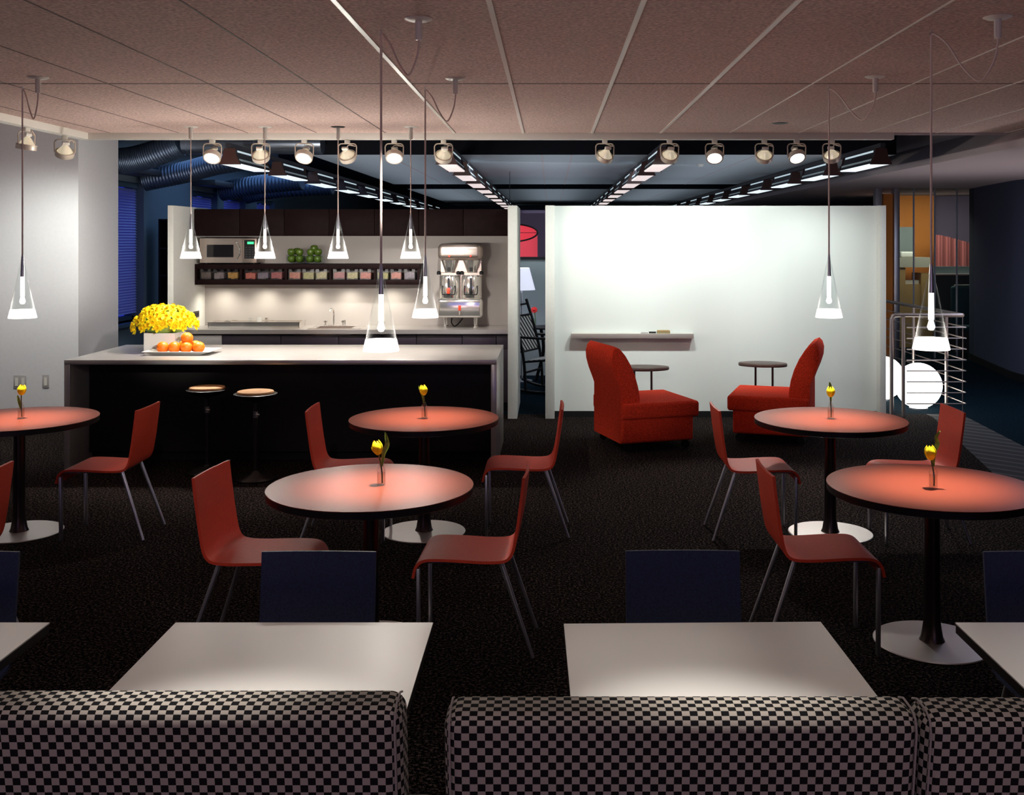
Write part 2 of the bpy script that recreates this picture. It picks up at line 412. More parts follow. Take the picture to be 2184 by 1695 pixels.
# deck above everything
struct('ceiling_deck', MB().box(-7, 8.5, -2.5, 32, 3.32, 3.4), M['deck'])
struct('ceiling_side', MB().box(-7, CX0 - .45, -2.5, 10.28, 3.12, 3.2), M['ceil'])
# column / wall at the left
struct('wall_left', MB().box(-7, -4.63, 10.3, 11.25, 0, 3.32), M['wall_lav'])
# window wall
WX = -5.2
wins = [(11.9, 13.43), (15.25, 16.4), (16.72, 17.9), (18.6, 19.8)]
wz0, wz1 = .86, 2.587
mb = MB(); y = 11.25
for a, b in wins:
    mb.box(WX - .25, WX, y, a, 0, 3.32); mb.box(WX - .25, WX, a, b, 0, wz0); mb.box(WX - .25, WX, a, b, wz1, 3.32); y = b
mb.box(WX - .25, WX, y, 32, 0, 3.32)
struct('wall_window', mb, M['blue_wall'])
for i, (a, b) in enumerate(wins):
    w = struct('window_%d' % (i + 1), MB().box(WX - .17, WX - .165, a, b, wz0, wz1), M['pane'])
    fm = MB()
    for (p, q, r, t) in ((a, a + .05, wz0, wz1), (b - .05, b, wz0, wz1), (a, b, wz0, wz0 + .05), (a, b, wz1 - .05, wz1), ((a + b) / 2 - .02, (a + b) / 2 + .02, wz0, wz1)):
        fm.box(WX - .2, WX - .13, p, q, r, t)
    struct('window_frame', fm, M['win_frame'], w)
    struct('window_sill', MB().box(WX - .13, WX + .10, a, b, wz0 - .04, wz0), M['win_frame'], w)
    sl = MB(); z = wz1 - .09
    zend = wz0 + .1
    while z > zend:
        st = len(sl.v); sl.box(-.022, .022, a + .06, b - .06, -.0008, .0008)
        sl.xf(Matrix.Translation((WX - .08, 0, z)) @ Matrix.Rotation(math.radians(52), 4, 'Y'), st); z -= .034
    bl = thing('venetian_blind', ['blue slatted venetian blind in the tall window beside the pale column', 'blue blind in the window seen above the first wall cabinets from the column',
               'blue blind in the narrower window just beyond, seen above the second wall cabinet', 'blue blind in the farthest window of the dusk blue wall'][i], 'blind', (0, 0, 0))
    sl.build('slat', M['blue_shade'], bl)
    MB().box(WX - .11, WX - .05, a + .05, b - .05, wz1 - .06, wz1 - .005).build('headrail', M['win_frame'], bl)
# exterior dusk facade seen through the blinds is the sky itself
# far end
struct('wall_far', MB().box(-5.2, 8.5, 31.9, 32, 0, 3.32), M['blue_wall'])
pil = MB().box(PX(634, 24), PX(657, 24), 24, 24.4, 0, 3.32)
struct('wall_pillar', pil, M['blue_wall'])
# office ceiling in three bays with dark gaps
for i, (a, b) in enumerate(((12.17, 18.7), (20.5, 28.0), (28.8, 32))):
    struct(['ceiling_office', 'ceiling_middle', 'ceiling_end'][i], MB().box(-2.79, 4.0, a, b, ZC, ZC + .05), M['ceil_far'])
    struct('trim_%d' % (5 + i), MB().box(-2.79, 4.0, a - .03, a, ZC, 3.32), M['void'])
sm = MB()
for x in (-1.9, -.1, .25, 2.4): sm.box(x - .01, x + .01, 12.17, 18.7, ZC - .003, ZC); sm.box(x - .01, x + .01, 20.5, 28, ZC - .003, ZC)
struct('trim_8', sm, M['soffit'])
# soffit and curved navy wall on the right
struct('ceiling_soffit', MB().prism([(4.0, 2.668), (4.0, 2.735), (4.5, 3.0), (4.5, 3.32), (8.5, 3.32), (8.5, 2.668)], 7.6, 31.9, 'y'), M['soffit'], bevel=.006)
cw = smooth_path([(6.62, 16.6, 0), (6.55, 16.3, 0), (6.28, 14.6, 0), (6.22, 13.8, 0), (6.35, 12, 0), (6.8, 9, 0), (7.4, 6, 0)], 6)
ring = [(p.x, p.y) for p in cw]
struct('wall_right', MB().prism(ring + [(8.4, 6), (8.4, 16.6)], 0, 2.668), M['navy_wall'], ang=50)
struct('baseboard_right', MB().prism([(x - .012, y) for x, y in ring] + [(x + .01, y) for x, y in reversed(ring)], 0, .10), M['base_blk'])
struct('wall_east', MB().box(8.4, 8.5, -2.5, 32, 0, 3.32), M['navy_wall'])
# kitchen and whiteboard partitions
PZT = 2.234
KL0, KL1, KR0, KR1 = -4.01, -3.948, -.447, -.349
struct('wall_kitchen_left', MB().box(KL0, KL1, 11.0, 12.12, 0, PZT), M['wall'], bevel=.003)
struct('wall_kitchen_right', MB().box(KR0, KR1, 11.0, 12.12, 0, PZT), M['wall'], bevel=.003)
struct('wall_kitchen_back', MB().box(KL1, KR0, 12.0, 12.12, 0, PZT - .02), M['splash'])
BY = 11.12
struct('wall_whiteboard', MB().box(.044, 3.452, BY, BY + .16, 0, PZT), M['board'])
struct('wall_wing_left', MB().box(-.054, .044, 11.0, BY + .16, 0, PZT), M['wall'], bevel=.003)
struct('wall_wing_right', MB().box(3.452, 3.516, 11.0, BY + .16, 0, PZT), M['wall'], bevel=.003)
struct('baseboard_whiteboard', MB().box(.044, 3.452, BY - .012, BY, 0, .062), M['base_blk'])
# lounge beyond the doorway
struct('wall_lounge', MB().box(-3.0, 3.3, 14.5, 14.6, 0, 1.60), M['grey_wall'])
struct('trim_9', MB().box(-3.02, 3.32, 14.47, 14.62, 1.60, 1.635), M['base_blk'])
struct('wall_lounge_back', MB().box(-2.4, 2.9, 17.0, 17.1, 0, 2.35), M['purple_wall'])
# glass office front: posts, orange door, panes
GY = 16.2
gz = 2.668
struct('door_1', MB().box(PX(1884, GY), PX(1904, GY), GY, GY + .05, .02, 2.58), M['orange_wall'])
struct('trim_10', MB().box(PX(1866, GY), PX(1880, GY), GY - .05, GY + .1, 0, gz).box(PX(1905, GY), PX(1917, GY), GY - .05, GY + .1, 0, gz), M['alu'], bevel=.01)
pg = struct('window_5', MB().box(PX(1917, GY), 6.6, GY, GY + .012, .05, gz), M['pane'])
fl = MB()
for x in (1949, 1994, 2041): fl.box(PX(x, GY) - .008, PX(x, GY) + .008, GY - .012, GY + .024, .05, gz)
struct('window_frame', fl, M['alu'], pg)
# rooms behind the glass
struct('wall_orange', MB().box(PX(1880, 19), PX(1993, 19), 19, 19.1, 0, gz), M['orange_wall'])
struct('wall_purple', MB().box(PX(1993, 19.2), 8.4, 19.2, 19.3, 0, gz), M['purple_wall'])
# unseen area lights added to brighten the office, doorway lounge, navy wall and soffit
area((-4.0, 15.5, 3.1), (-4.0, 15.5, 0), 1.5, 6, 26, (.35, .6, 1))
area((6.6, 17.7, 2.6), (6.6, 18.3, 0), 2.0, .6, 24, (1, .9, .75))
area((.4, 13.4, 2.84), (.2, 14.4, 0), 3.0, .8, 30, (.85, .93, 1))
area((5.6, 10.5, 2.64), (5.6, 10.5, 0), 1.2, 3, 34, (.62, .72, 1))
for x in (-2.1, 0.05, 2.2): area((x, 19, 2.3), (x, 19, 4), 1.0, 15, 17, (.8, .90, 1))
area((5.2, 10.5, .6), (5.2, 10.6, 3), 1.0, 4, 14, (1, .86, .86))
struct('wall_rear', MB().box(-7, -3.8, -2.6, -2.5, 0, 3.32).box(3.8, 8.5, -2.6, -2.5, 0, 3.32).box(-3.8, 3.8, -2.6, -2.5, 0, 1.1).box(-3.8, 3.8, -2.6, -2.5, 2.3, 3.32), M['navy_wall'])  # unseen rear wall added to limit the dusk-blue fill, opening sized for it
struct('wall_west', MB().box(-7.1, -7, -2.6, 11.25, 0, 3.32), M['wall_lav'])
# ------------------------------------------------------------------ ducts above the window side
mb = MB(); mb.tube([(-4.1, 11.75, 2.96), (-2.55, 11.75, 2.96)], .13, 24)
for x in (-4.05, -3.3, -2.75): mb.tube([(x - .015, 11.75, 2.96), (x + .015, 11.75, 2.96)], .138, 24)
tag(mb.build('round_duct', M['galv']), 'straight silver round duct above the tall dark cabinets beside the ceiling edge', 'duct')
def flex(path, r, label, rings=60):
    P = smooth_path(path, 14); pts, rs = [], []
    for i in range(len(P) - 1):
        for k in range(4): pts.append(P[i].lerp(P[i + 1], k / 4)); rs.append(r * (1 + (.07 if (len(rs) % 4) < 2 else -.03)))
    return tag(MB().tube(pts, rs, 20).build('flexible_duct', M['flex'], ang=80), label, 'duct')
flex([(-5.15, 11.75, 2.76), (-4.8, 11.8, 2.76), (-4.5, 11.78, 2.82), (-4.14, 11.75, 2.95)], .14, 'corrugated foil duct bending up from the tall blue window beside the column')
flex([(-5.1, 13.2, 2.62), (-4.6, 13.2, 2.72), (-4.1, 13.1, 2.83), (-3.4, 12.9, 2.9)], .13, 'corrugated foil duct running behind the silver round duct')
flex([(-5.1, 16.3, 2.62), (-4.5, 16.2, 2.72), (-3.8, 16.1, 2.78)], .14, 'short dark flexible duct over the second blue window')
flex([(-5.1, 17.6, 2.62), (-4.5, 17.5, 2.72), (-3.6, 17.4, 2.76)], .14, 'farthest dark flexible duct over the third blue window')
for i, (a, b, nm) in enumerate(((11.95, 13.6, 'tall window beside the column'), (15.2, 16.5, 'second blue window'), (16.9, 18.1, 'third blue window'))):
    tag(MB().box(-5.19, -4.85, a, b, 2.57 + .09, 2.74).build('diffuser_box', M['housing'], bevel=.01), 'dark long air diffuser box over the ' + nm, 'air diffuser')
# ------------------------------------------------------------------ rows of linear fixtures in the office beyond
def make_linear(cool, label, group):
    t = thing('linear_light', label, 'ceiling light', (0, 0, 0), 0, group)
    prof = [(-.045, .16), (.045, .16), (.055, .09), (.095, .012), (-.095, .012), (-.055, .09)]
    MB().prism(prof, .02, 1.18, 'y').build('housing', M['housing'], t)
    b = MB().prism([(-.085, 0), (.085, 0), (.09, .012), (-.09, .012)], .01, 1.19, 'y'); b.build('lens', M['lin_lens_cool'] if cool else M['lin_lens'], t)
    for s in (-1, 1):
        q = MB(); q.quad((s * .0465, .10, .150), (s * .0465, 1.12, .150), (s * .0495, 1.12, .130), (s * .0495, .10, .130))
        q.xf(Matrix.Translation((s * .002, 0, 0))); q.build('uplight_slot', M['lin_slot'], t)
        v = MB()
        for k in range(26):
            y = .08 + k * .042; st = len(v.v); v.box(-.002, .002, 0, .016, -.018, .004)
            v.xf(Matrix.Translation((s * .078, y, .057)) @ Matrix.Rotation(s * -.37, 4, 'Y'), st)
        v.cur = 1; st = len(v.v); v.box(-.0018, .0018, .08, 1.15, -.02, .0); v.xf(Matrix.Translation((s * .078, 0, .057)) @ Matrix.Rotation(s * -.37, 4, 'Y'), st)
        v.build('perforated_strip', [M['lin_dots'], M['housing']], t)
    for y in (0, 1.18): MB().prism([(-.055, .163), (.055, .163), (.068, .09), (.112, .0), (-.112, .0), (-.068, .09)], y, y + .022, 'y').build('end_cap', M['endcap'], t)
    MB().box(-.01, .01, .59, .61, .16, .166).build('hanger', M['alu'], t)
    return t
rows = [(-3.24, 'row along the blue windows', 1), (-1.05, 'row ending over the doorway', 0), (1.14, 'row over the whiteboard', 0), (3.34, 'row along the soffit', 1)]
ZL = H + .755 - .0
for x, nm, cool in rows:
    t0 = None
    rail = MB().box(x - .025, x + .025, 10.55, 30.6, ZL + .166, ZL + .212)
    tag(rail.build('light_rail', M['housing']), 'dark hanging rail carrying the linear office lights in the ' + nm, 'light rail', 'office light rails')
    ordn = ['nearest', 'second', 'third', 'fourth', 'fifth', 'sixth', 'seventh', 'eighth', 'ninth', 'tenth', 'eleventh']
    for k in range(11):
        lb = 'linear office light with lit lens, %s in the %s' % (ordn[k], nm)
        g = 'linear lights in the ' + nm
        loc = (x, 10.6 + 1.85 * k, ZL)
        if t0 is None: t0 = make_linear(cool, lb, g); t0.location = loc
        else: dup(t0, loc, None, lb, g)
tag(MB().lathe([(0, 0), (.03, 0), (.045, .02), (.05, .03), (0, .03)], 16).build('sprinkler_head', M['metal_white']), 'small round sprinkler head on the office ceiling above the whiteboard', 'sprinkler').location = (PX(1494, 13.7), 13.7, ZC - .03)
tag(MB().lathe([(0, 0), (.06, 0), (.07, .006), (0, .006)], 20).build('ceiling_sensor', M['black']), 'small flat dark disc on the tiled ceiling above the red lounge chairs', 'sensor').location = (PX(1664, 8.85), 8.85, ZC - .006)
# ------------------------------------------------------------------ wall plates
def plate(name, w, h, n, label, loc):
    t = thing(name, label, 'wall plate', loc)
    MB().box(-w / 2, w / 2, -.008, 0, -h / 2, h / 2).build('cover', M['pale_panel'], t, bevel=.003)
    for k in range(n): MB().box(-w / 2 + w / n * (k + .5) - .014, -w / 2 + w / n * (k + .5) + .014, -.012, -.008, -.04, .04).build('rocker', M['metal_white'], t)
plate('data_outlet', .125, .13, 2, 'double grey wall plate low on the pale column, above the first red table', (PX(43, 10.3), 10.3, PZ(814, 10.3)))
plate('switch_plate', .066, .13, 1, 'single grey wall plate low on the pale column, nearer the island', (PX(98, 10.3), 10.3, PZ(813, 10.3)))
# ------------------------------------------------------------------ kitchen
CY0 = 11.36; CZ = .9                         # counter front, height
# counter with a cut-out for the sink
SX0, SX1, SY0, SY1 = PX(672, 11.55), PX(752, 11.55), 11.46, 11.80
mb = MB(); zt0 = CZ - .045
mb.box(KL1 + .002, SX0, CY0, 11.998, zt0, CZ); mb.box(SX1, KR0 - .002, CY0, 11.998, zt0, CZ)
mb.box(SX0, SX1, CY0, SY0, zt0, CZ); mb.box(SX0, SX1, SY1, 11.998, zt0, CZ)
tag(mb.build('countertop', M['counter'], weld=True), 'long grey steel countertop along the taupe kitchen wall', 'countertop')
t = thing('sink', 'stainless sink set in the kitchen counter under the faucet', 'sink', ((SX0 + SX1) / 2, (SY0 + SY1) / 2, CZ))
w, d = (SX1 - SX0) / 2, (SY1 - SY0) / 2
mb = MB()
for (a, b, c, e) in ((-w - .06, w + .10, -d - .02, -d + .01), (-w - .06, w + .10, d - .01, d + .02), (-w - .06, -w + .01, -d, d), (w - .01, w + .10, -d, d)): mb.box(a, b, c, e, 0.0005, .006)
mb.build('sink_rim', M['chrome'], t)
b = MB(); b.box(-w + .012, w - .012, -d + .012, d - .012, -.17, -.165)
for (a, bb, c, e) in ((-w + .004, -w + .012, -d + .004, d - .004), (w - .012, w - .004, -d + .004, d - .004), (-w + .004, w - .004, -d + .004, -d + .012), (-w + .004, w - .004, d - .012, d - .004)): b.box(a, bb, c, e, -.17, .001)
b.build('basin', M['steel'], t)
t = thing('faucet', 'chrome bridge faucet with upright spout behind the kitchen sink', 'faucet', (PX(712, 11.86), 11.86, CZ))
MB().box(-.10, .12, -.025, .025, 0, .012).build('base_plate', M['chrome'], t, bevel=.004)
MB().tube(smooth_path([(0, 0, .01), (0, 0, .12), (-.002, -.005, .175), (-.012, -.05, .20), (-.02, -.09, .185), (-.02, -.10, .165)], 6), .011, 12).build('spout', M['chrome'], t)
for x in (-.095, .105):
    h = MB().lathe([(.018, .0), (.018, .012), (.01, .02), (.01, .035), (.02, .042), (.02, .06), (0, .063)], 16, x, 0).build('valve', M['chrome'], t)
    MB().tube([(x - .025, 0, .052), (x + .025, 0, .052)], .005, 8).build('handle', M['chrome'], h)
t = thing('soap_dispenser', 'small chrome dispenser post beside the faucet on the counter', 'soap dispenser', (PX(736, 11.84), 11.84, CZ))
MB().lathe([(.016, 0), (.016, .01), (.008, .02), (.008, .07)], 14).build('post', M['chrome'], t)
MB().tube([(0, 0, .068), (-.03, -.02, .062)], .005, 8).build('nozzle', M['chrome'], t)
# base cabinets below the counter
cuts = [KL1 + .002, PX(471, CY0), PX(597, CY0), PX(720, CY0), PX(812, CY0), PX(887, CY0), PX(985, CY0), PX(1058, CY0), KR0 - .002]
names = ['pale grey dishwasher front under the counter beside the orange tray', 'dark low cabinet next to the pale dishwasher front', 'dark low cabinet below the long steel tray', 'dark low cabinet below the sink',
         'dark low cabinet below the nearest hanging cone lamp', 'dark low cabinet between the sink and the coffee brewer', 'dark low cabinet right under the coffee brewer', 'narrow dark low cabinet against the white doorway post']
for i in range(8):
    a, b = cuts[i] + .002, cuts[i + 1] - .002
    dw = i == 0
    t = thing('dishwasher' if dw else 'base_cabinet', names[i], 'dishwasher' if dw else 'cabinet', ((a + b) / 2, CY0 + .04, 0), 0, None if dw else 'low cabinets under the kitchen counter')
    w = (b - a) / 2; mm = M['pale_panel'] if dw else M['wenge_low']
    MB().box(-w, w, .02, .58, .10, .72 if i in (2, 3) else zt0 - .002).build('carcass', M['wenge_low'], t)
    MB().box(-w, w, .07, .58, 0, .10).build('kickboard', M['black'], t)
    MB().box(-w + .002, w - .002, 0, .02, .69, zt0 - .018).build('drawer_front', mm, t, bevel=.002)
    MB().box(-w + .002, w - .002, 0, .02, .11, .684).build('door', mm, t, bevel=.002)
    if dw: MB().tube([(w - .05, -.02, .70), (w - .015, -.02, .70)], .006, 8).build('latch', M['chrome'], t)
# wall cabinets
UY0, UZ0, UZ1 = 11.62, PZ(503, 11.62), PZT - .02
cuts = [PX(x, UY0) for x in (414, 511, 606, 702, 798.5, 893, 988)] + [KR0 - .002]
names = ['dark wenge wall cabinet above the microwave handle side, in the corner', 'dark wenge wall cabinet straight above the microwave controls', 'dark wenge wall cabinet above the green apples', 'dark wenge wall cabinet behind the third bar pendant cord',
         'dark wenge wall cabinet behind the tall pendant cord over the front table', 'dark wenge wall cabinet left of the coffee brewer top', 'dark wenge wall cabinet against the white doorway post']
for i in range(7):
    a, b = cuts[i] + .0015, cuts[i + 1] - .0015; w = (b - a) / 2
    t = thing('wall_cabinet', names[i], 'cabinet', ((a + b) / 2, UY0, UZ0), 0, 'wall cabinets over the kitchen counter')
    MB().box(-w, w, .02, 11.998 - UY0, 0, UZ1 - UZ0).build('carcass', M['wenge'], t)
    MB().box(-w + .0015, w - .0015, 0, .019, .001, UZ1 - UZ0 - .001).build('door', M['wenge'], t, bevel=.0015)
# open shelf with five bays
SY = 11.65
sx0, sx1, sz0, sz1 = PX(415, SY), PX(895.5, SY), PZ(607, SY), PZ(563, SY)
sx0 = max(sx0, KL1 + .002)
t = thing('open_shelf', 'long dark shelf box with five open bays on the taupe wall', 'shelf', ((sx0 + sx1) / 2, SY, sz0))
W = (sx1 - sx0) / 2; hh = sz1 - sz0; dp = 11.998 - SY
MB().box(-W, W, 0, dp, hh - .055, hh).build('top_board', M['wenge'], t, bevel=.002)
MB().box(-W, W, 0, dp, 0, .055).build('bottom_board', M['wenge'], t, bevel=.002)
MB().box(-W, W, dp - .012, dp, .055, hh - .055).build('back_panel', M['wenge'], t)
ox = (sx0 + sx1) / 2
for x in (415, 511, 607, 702, 797, 890):
    xx = PX(x, SY) - ox
    MB().box(max(-W, xx), min(W, xx + .025), 0.002, dp - .012, .055, hh - .055).build('divider', M['wenge'], t)
# fifteen acrylic bins of packets
bz0 = sz0 + .056
bins = [(425, 448, 'brown', 'dark brown'), (453, 476, 'grey', 'pale grey'), (482, 506, 'amber', 'amber and green'), (520, 543, 'coral', 'coral red'), (546, 571, 'mauve', 'grey mauve'), (575, 600, 'rose', 'rose red'),
        (614, 639, 'salmon', 'salmon'), (644, 668, 'lime', 'striped lime'), (672, 696, 'straw', 'olive yellow'), (709, 734, 'rose', 'dull rose'), (738, 762, 'straw', 'pale straw'), (766, 790, 'coral', 'soft red'),
        (803, 827, 'lime', 'yellow green'), (832, 855, 'salmon', 'salmon pink'), (861, 884, 'mauve', 'pale mauve')]
bay = ['bay below the microwave door', 'bay below the microwave controls', 'bay below the green apples', 'fourth bay behind the third bar pendant', 'last bay beside the coffee brewer']
bh = .118
for i, (a, b, k, nm) in enumerate(bins):
    w = (b - a) / 2 / F * SY; xc = (PX(a, SY) + PX(b, SY)) / 2; dpt = .22
    t = thing('acrylic_bin', 'clear notched bin of %s packets in the %s' % (nm, bay[i // 3]), 'bin', (xc, SY + .03, bz0), 0, 'packet bins on the open shelf')
    m = MB()
    nw = w * .5
    for yy in (0, dpt - .003):
        poly = [(-w, 0), (w, 0), (w, bh), (nw, bh), (nw * .7, bh - .03), (-nw * .7, bh - .03), (-nw, bh), (-w, bh)]
        m.prism(poly, yy, yy + .003, 'y')
    m.box(-w, -w + .003, .003, dpt - .003, 0, bh); m.box(w - .003, w, .003, dpt - .003, 0, bh); m.box(-w + .003, w - .003, .003, dpt - .003, 0, .003)
    m.build('bin_shell', M['bin'], t)
    c = MB(); rr = random.Random(i)
    for r_ in range(5):
        for q in range(3):
            xx = -w + .008 + (2 * w - .016) * (q + .5) / 3; st = len(c.v)
            c.box(-w * .30, w * .30, -.012, .012, -.032, .032)
            c.xf(Matrix.Translation((xx, .026 + r_ * .04, .040 + rr.uniform(-.003, .008))) @ Matrix.Rotation(rr.uniform(-.15, .1), 4, 'X') @ Matrix.Rotation(rr.uniform(-.06, .06), 4, 'Y'), st)
    o = c.build('packet_fill', PACK[k], t, bevel=.002); o['kind'] = 'stuff'
# microwave
mx0, mx1, mz0, mz1 = PX(426, 11.64), PX(547, 11.64), sz1 + .0, sz1 + .012 + .275
t = thing('microwave', 'stainless microwave oven with bowed handle on the dark shelf', 'microwave', ((mx0 + mx1) / 2, 11.64, sz1))
w = (mx1 - mx0) / 2; h = .287
MB().box(-w, w, .03, .34, .012, h).build('casing', M['steel'], t, bevel=.004)
for x in (-w + .05, w - .05):
    for y in (.07, .30): MB().lathe([(.014, 0), (.014, .012)], 12, x, y).build('foot', M['black'], t)
dx = w - .155
d = MB(); wx0, wx1, wz0_, wz1_ = -w + .075, dx - .10, .075, .215
for (a, b, c, e) in ((-w, wx0, .014, h - .002), (wx1, dx, .014, h - .002), (wx0, wx1, .014, wz0_), (wx0, wx1, wz1_, h - .002)): d.box(a, b, 0, .03, c, e)
dr = d.build('door', M['steel'], t, weld=True)
MB().box(wx0, wx1, .008, .02, wz0_, wz1_).build('window_pane', M['dkglass'], dr)
MB().tube(smooth_path([(dx - .07, 0, .25), (dx - .06, -.03, .243), (dx - .025, -.045, .19), (dx - .018, -.048, .145), (dx - .025, -.045, .10), (dx - .06, -.03, .045), (dx - .07, 0, .04)], 6), .008, 10).build('handle', M['chrome'], dr)
MB().box(dx + .002, w, 0, .03, .014, h - .002).build('control_surround', M['steel'], t, bevel=.002)
p = MB().box(dx + .02, w - .018, -.002, 0, .06, h - .02).build('control_panel', M['black'], t)
MB().box(dx + .055, w - .03, -.003, -.002, h - .065, h - .04).build('display', M['led'], p)
for r_ in range(5):
    for c in range(3):
        x = dx + .032 + c * .037; z = .075 + r_ * .026; MB().box(x, x + .022, -.0035, -.002, z, z + .012).build('button', M['housing'], p)
# two glass bowls of green apples
for i, (a, b) in enumerate(((614, 650), (652, 690))):
    X0, X1 = PX(a, 11.75), PX(b, 11.75); w = (X1 - X0) / 2 - .002; xc = (X0 + X1) / 2
    wh = ['beside the microwave', 'nearer the coffee brewer'][i]
    m = MB(); hb = .105
    for (p, q, r, s_) in ((-w, w, -w, -w + .006), (-w, w, w - .006, w), (-w, -w + .006, -w + .006, w - .006), (w - .006, w, -w + .006, w - .006)): m.box(p, q, r, s_, 0, hb)
    m.box(-w + .006, w - .006, -w + .006, w - .006, 0, .012)
    o = m.build('glass_bowl', M['glass'], weld=True); tag(o, 'square clear glass bowl of green apples ' + wh, 'bowl'); o.location = (xc, 11.75, sz1)
    r = .043; k = 0
    sp = [(-.046, -.042, .055), (.045, -.045, .056), (-.044, .045, .055), (.047, .044, .055), (-.05, -.03, .131), (.042, -.02, .129), (-.002, .045, .138), (.004, -.035 + .03, .15 + .02)]
    for (x, y, z) in sp[:7 if i == 0 else 8]:
        if i: x = -x * .95
        t = thing('apple', 'glossy green apple in the square glass bowl ' + wh, 'apple', (xc + x, 11.75 + y, sz1 + z), k * 1.1, 'apples in the bowl ' + wh)
        MB().lathe([(0, -.034), (.012, -.038), (.028, -.032), (.040, -.012), (.043, .008), (.038, .028), (.024, .038), (.010, .036), (0, .028)], 18).build('flesh', M['apple'], t, ang=80)
        MB().tube([(0, 0, .028), (.004, .002, .05)], .0018, 6).build('stalk', M['dkbrown'], t); k += 1
# long stainless tray with its fittings
tx0, tx1 = PX(446, 11.62), PX(640, 11.62); w = (tx1 - tx0) / 2
t = thing('serving_tray', 'long shallow stainless tray standing on the kitchen counter', 'tray', ((tx0 + tx1) / 2, 11.70, CZ))
m = MB(); m.box(-w, w, -.12, .16, .0, .006)
for (a, b, c, e) in ((-w, w, -.12, -.114), (-w, w, .154, .16), (-w, -w + .006, -.12, .16), (w - .006, w, -.12, .16)): m.box(a, b, c, e, .006, .062)
m.build('pan', M['chrome'], t)
m = MB()
for (a, b, c, e) in ((-w - .012, w + .012, -.132, -.112), (-w - .012, w + .012, .152, .172), (-w - .012, -w + .008, -.12, .16), (w - .008, w + .012, -.12, .16)): m.box(a, b, c, e, .062, .067)
m.build('rolled_rim', M['chrome'], t)
MB().box(-w + .01, w - .01, -.108, .148, .045, .052).build('insert', M['steel'], t)
for i, (px, r, mm, nm, lb) in enumerate(((485, .028, 'chrome', 'small_dish', 'low chrome dish at the corner end of the long steel tray'), (535, .022, 'glass', 'glass_jar', 'small clear glass jar on the long steel tray'), (553, .030, 'ceramic', 'white_cup', 'small white cup in the middle of the long steel tray'), (568, .02, 'chrome', 'small_pot', 'little chrome pot next to the white cup on the tray'))):
    pr = [(r * .7, 0), (r, .015), (r, .05), (r * .9, .05), (r * .9, .016), (0, .01)] if i else [(r, 0), (r * 1.5, .018), (r * 1.4, .018), (r * .9, .004), (0, .004)]
    o = MB().lathe(pr, 18).build(nm, M[mm]); tag(o, lb, nm.split('_')[1]); o.location = (PX(px, 11.72), 11.72, CZ + .052)
# outlet on the side wall
t = thing('wall_outlet', 'dark brown outlet plate on the side wall near the flowers', 'outlet', (KL1, 11.70, PZ(670, 11.7)))
MB().box(0, .006, -.09, .09, -.035, .035).build('cover', M['dkbrown'], t, bevel=.002)
for y in (-.04, .04): MB().box(.006, .009, y - .025, y + .025, -.018, .018).build('socket', M['black'], t)
# coffee brewer
bx, by = PX(983, 11.68), 11.68
t = thing('coffee_brewer', 'tall polished twin coffee brewer on four legs at the counter end', 'coffee machine', (bx, by, CZ))
hw = .245
def zz(y): return PZ(y, 11.5) - CZ
z0, z1, z2, z3, z4, z5 = .115, zz(637), zz(590), zz(585), zz(555), zz(519)
MB().rbox((hw, .14, (z5 - z4) / 2), .06, (0, 0, (z4 + z5) / 2), 4).build('top_housing', M['steel'], t, weld=False)
for x in (-.135, .10): MB().lathe([(0, .0), (.012, .0), (.012, .008), (0, .010)], 14).build('indicator', M['red_knob'], t).matrix_local = Matrix.Translation((x + .02, -.141, z4 + .045)) @ Matrix.Rotation(PI / 2, 4, 'X')
MB().box(-hw + .02, hw - .02, .02, .14, z0, z4 + .02).build('back_panel', M['steel'], t)
for x in (-.122, .122):
    f = MB().lathe([(.045, z3 + .012), (.092, z4 - .01), (.098, z4), (.09, z4 + .002), (0, z4 + .002)], 28, x, -.035).build('brew_funnel', M['chrome'], t)
    MB().box(x - .014, x + .014, -.165, -.125, z3 + .03, z3 + .075).build('funnel_handle', M['black'], f)
    k = MB().lathe([(.108, z1), (.112, z1 + .01), (.112, z3 - .03), (.10, z3 - .012), (0, z3 - .008)], 32, x, -.03).build('tank', M['chrome'], t)
    MB().tube([(x, -.155, z1 + .10), (x, -.155, z3 - .04)], .012, 10).build('sight_gauge', M['housing'], k)
    MB().tube(smooth_path([(x - .07, -.125, z1 + .14), (x - .07, -.165, z1 + .06), (x - .05, -.17, z1 + .045), (x + .05, -.17, z1 + .045), (x + .07, -.165, z1 + .06), (x + .07, -.125, z1 + .14)], 5), .006, 8).build('bail_handle', M['black'], k)
    MB().box(x - .016, x + .016, -.19, -.142, z1 + .055, z1 + .12).build('tap', M['red_knob'] if x < 0 else M['black'], k, bevel=.004)
MB().box(-hw + .005, hw - .005, -.08, .1, z3 - .012, z3 + .014).build('tray_plate', M['steel'], t)
for x in (-.235, -.02, .02, .235): MB().lathe([(.022, z3 - .005), (.024, z3 + .02), (.012, z3 + .035), (0, z3 + .036)], 12, x, -.1).build('clamp_knob', M['black'], t)
MB().rbox((hw, .15, (z1 - z0) / 2), .035, (0, -.01, (z0 + z1) / 2), 3).build('lower_housing', M['chrome'], t)
q = MB().box(-.014, .014, -.185, -.16, .20, .255).build('water_tap', M['red_knob'], t, bevel=.003)
MB().tube([(0, -.17, .20), (0, -.185, .15)], .008, 8).build('tap_spout', M['chrome'], q)
for x in (-.165, .165):
    for y in (-.1, .09): MB().lathe([(.02, 0), (.02, .01), (.012, .02), (.016, .12)], 12, x, y).build('leg', M['chrome'], t)
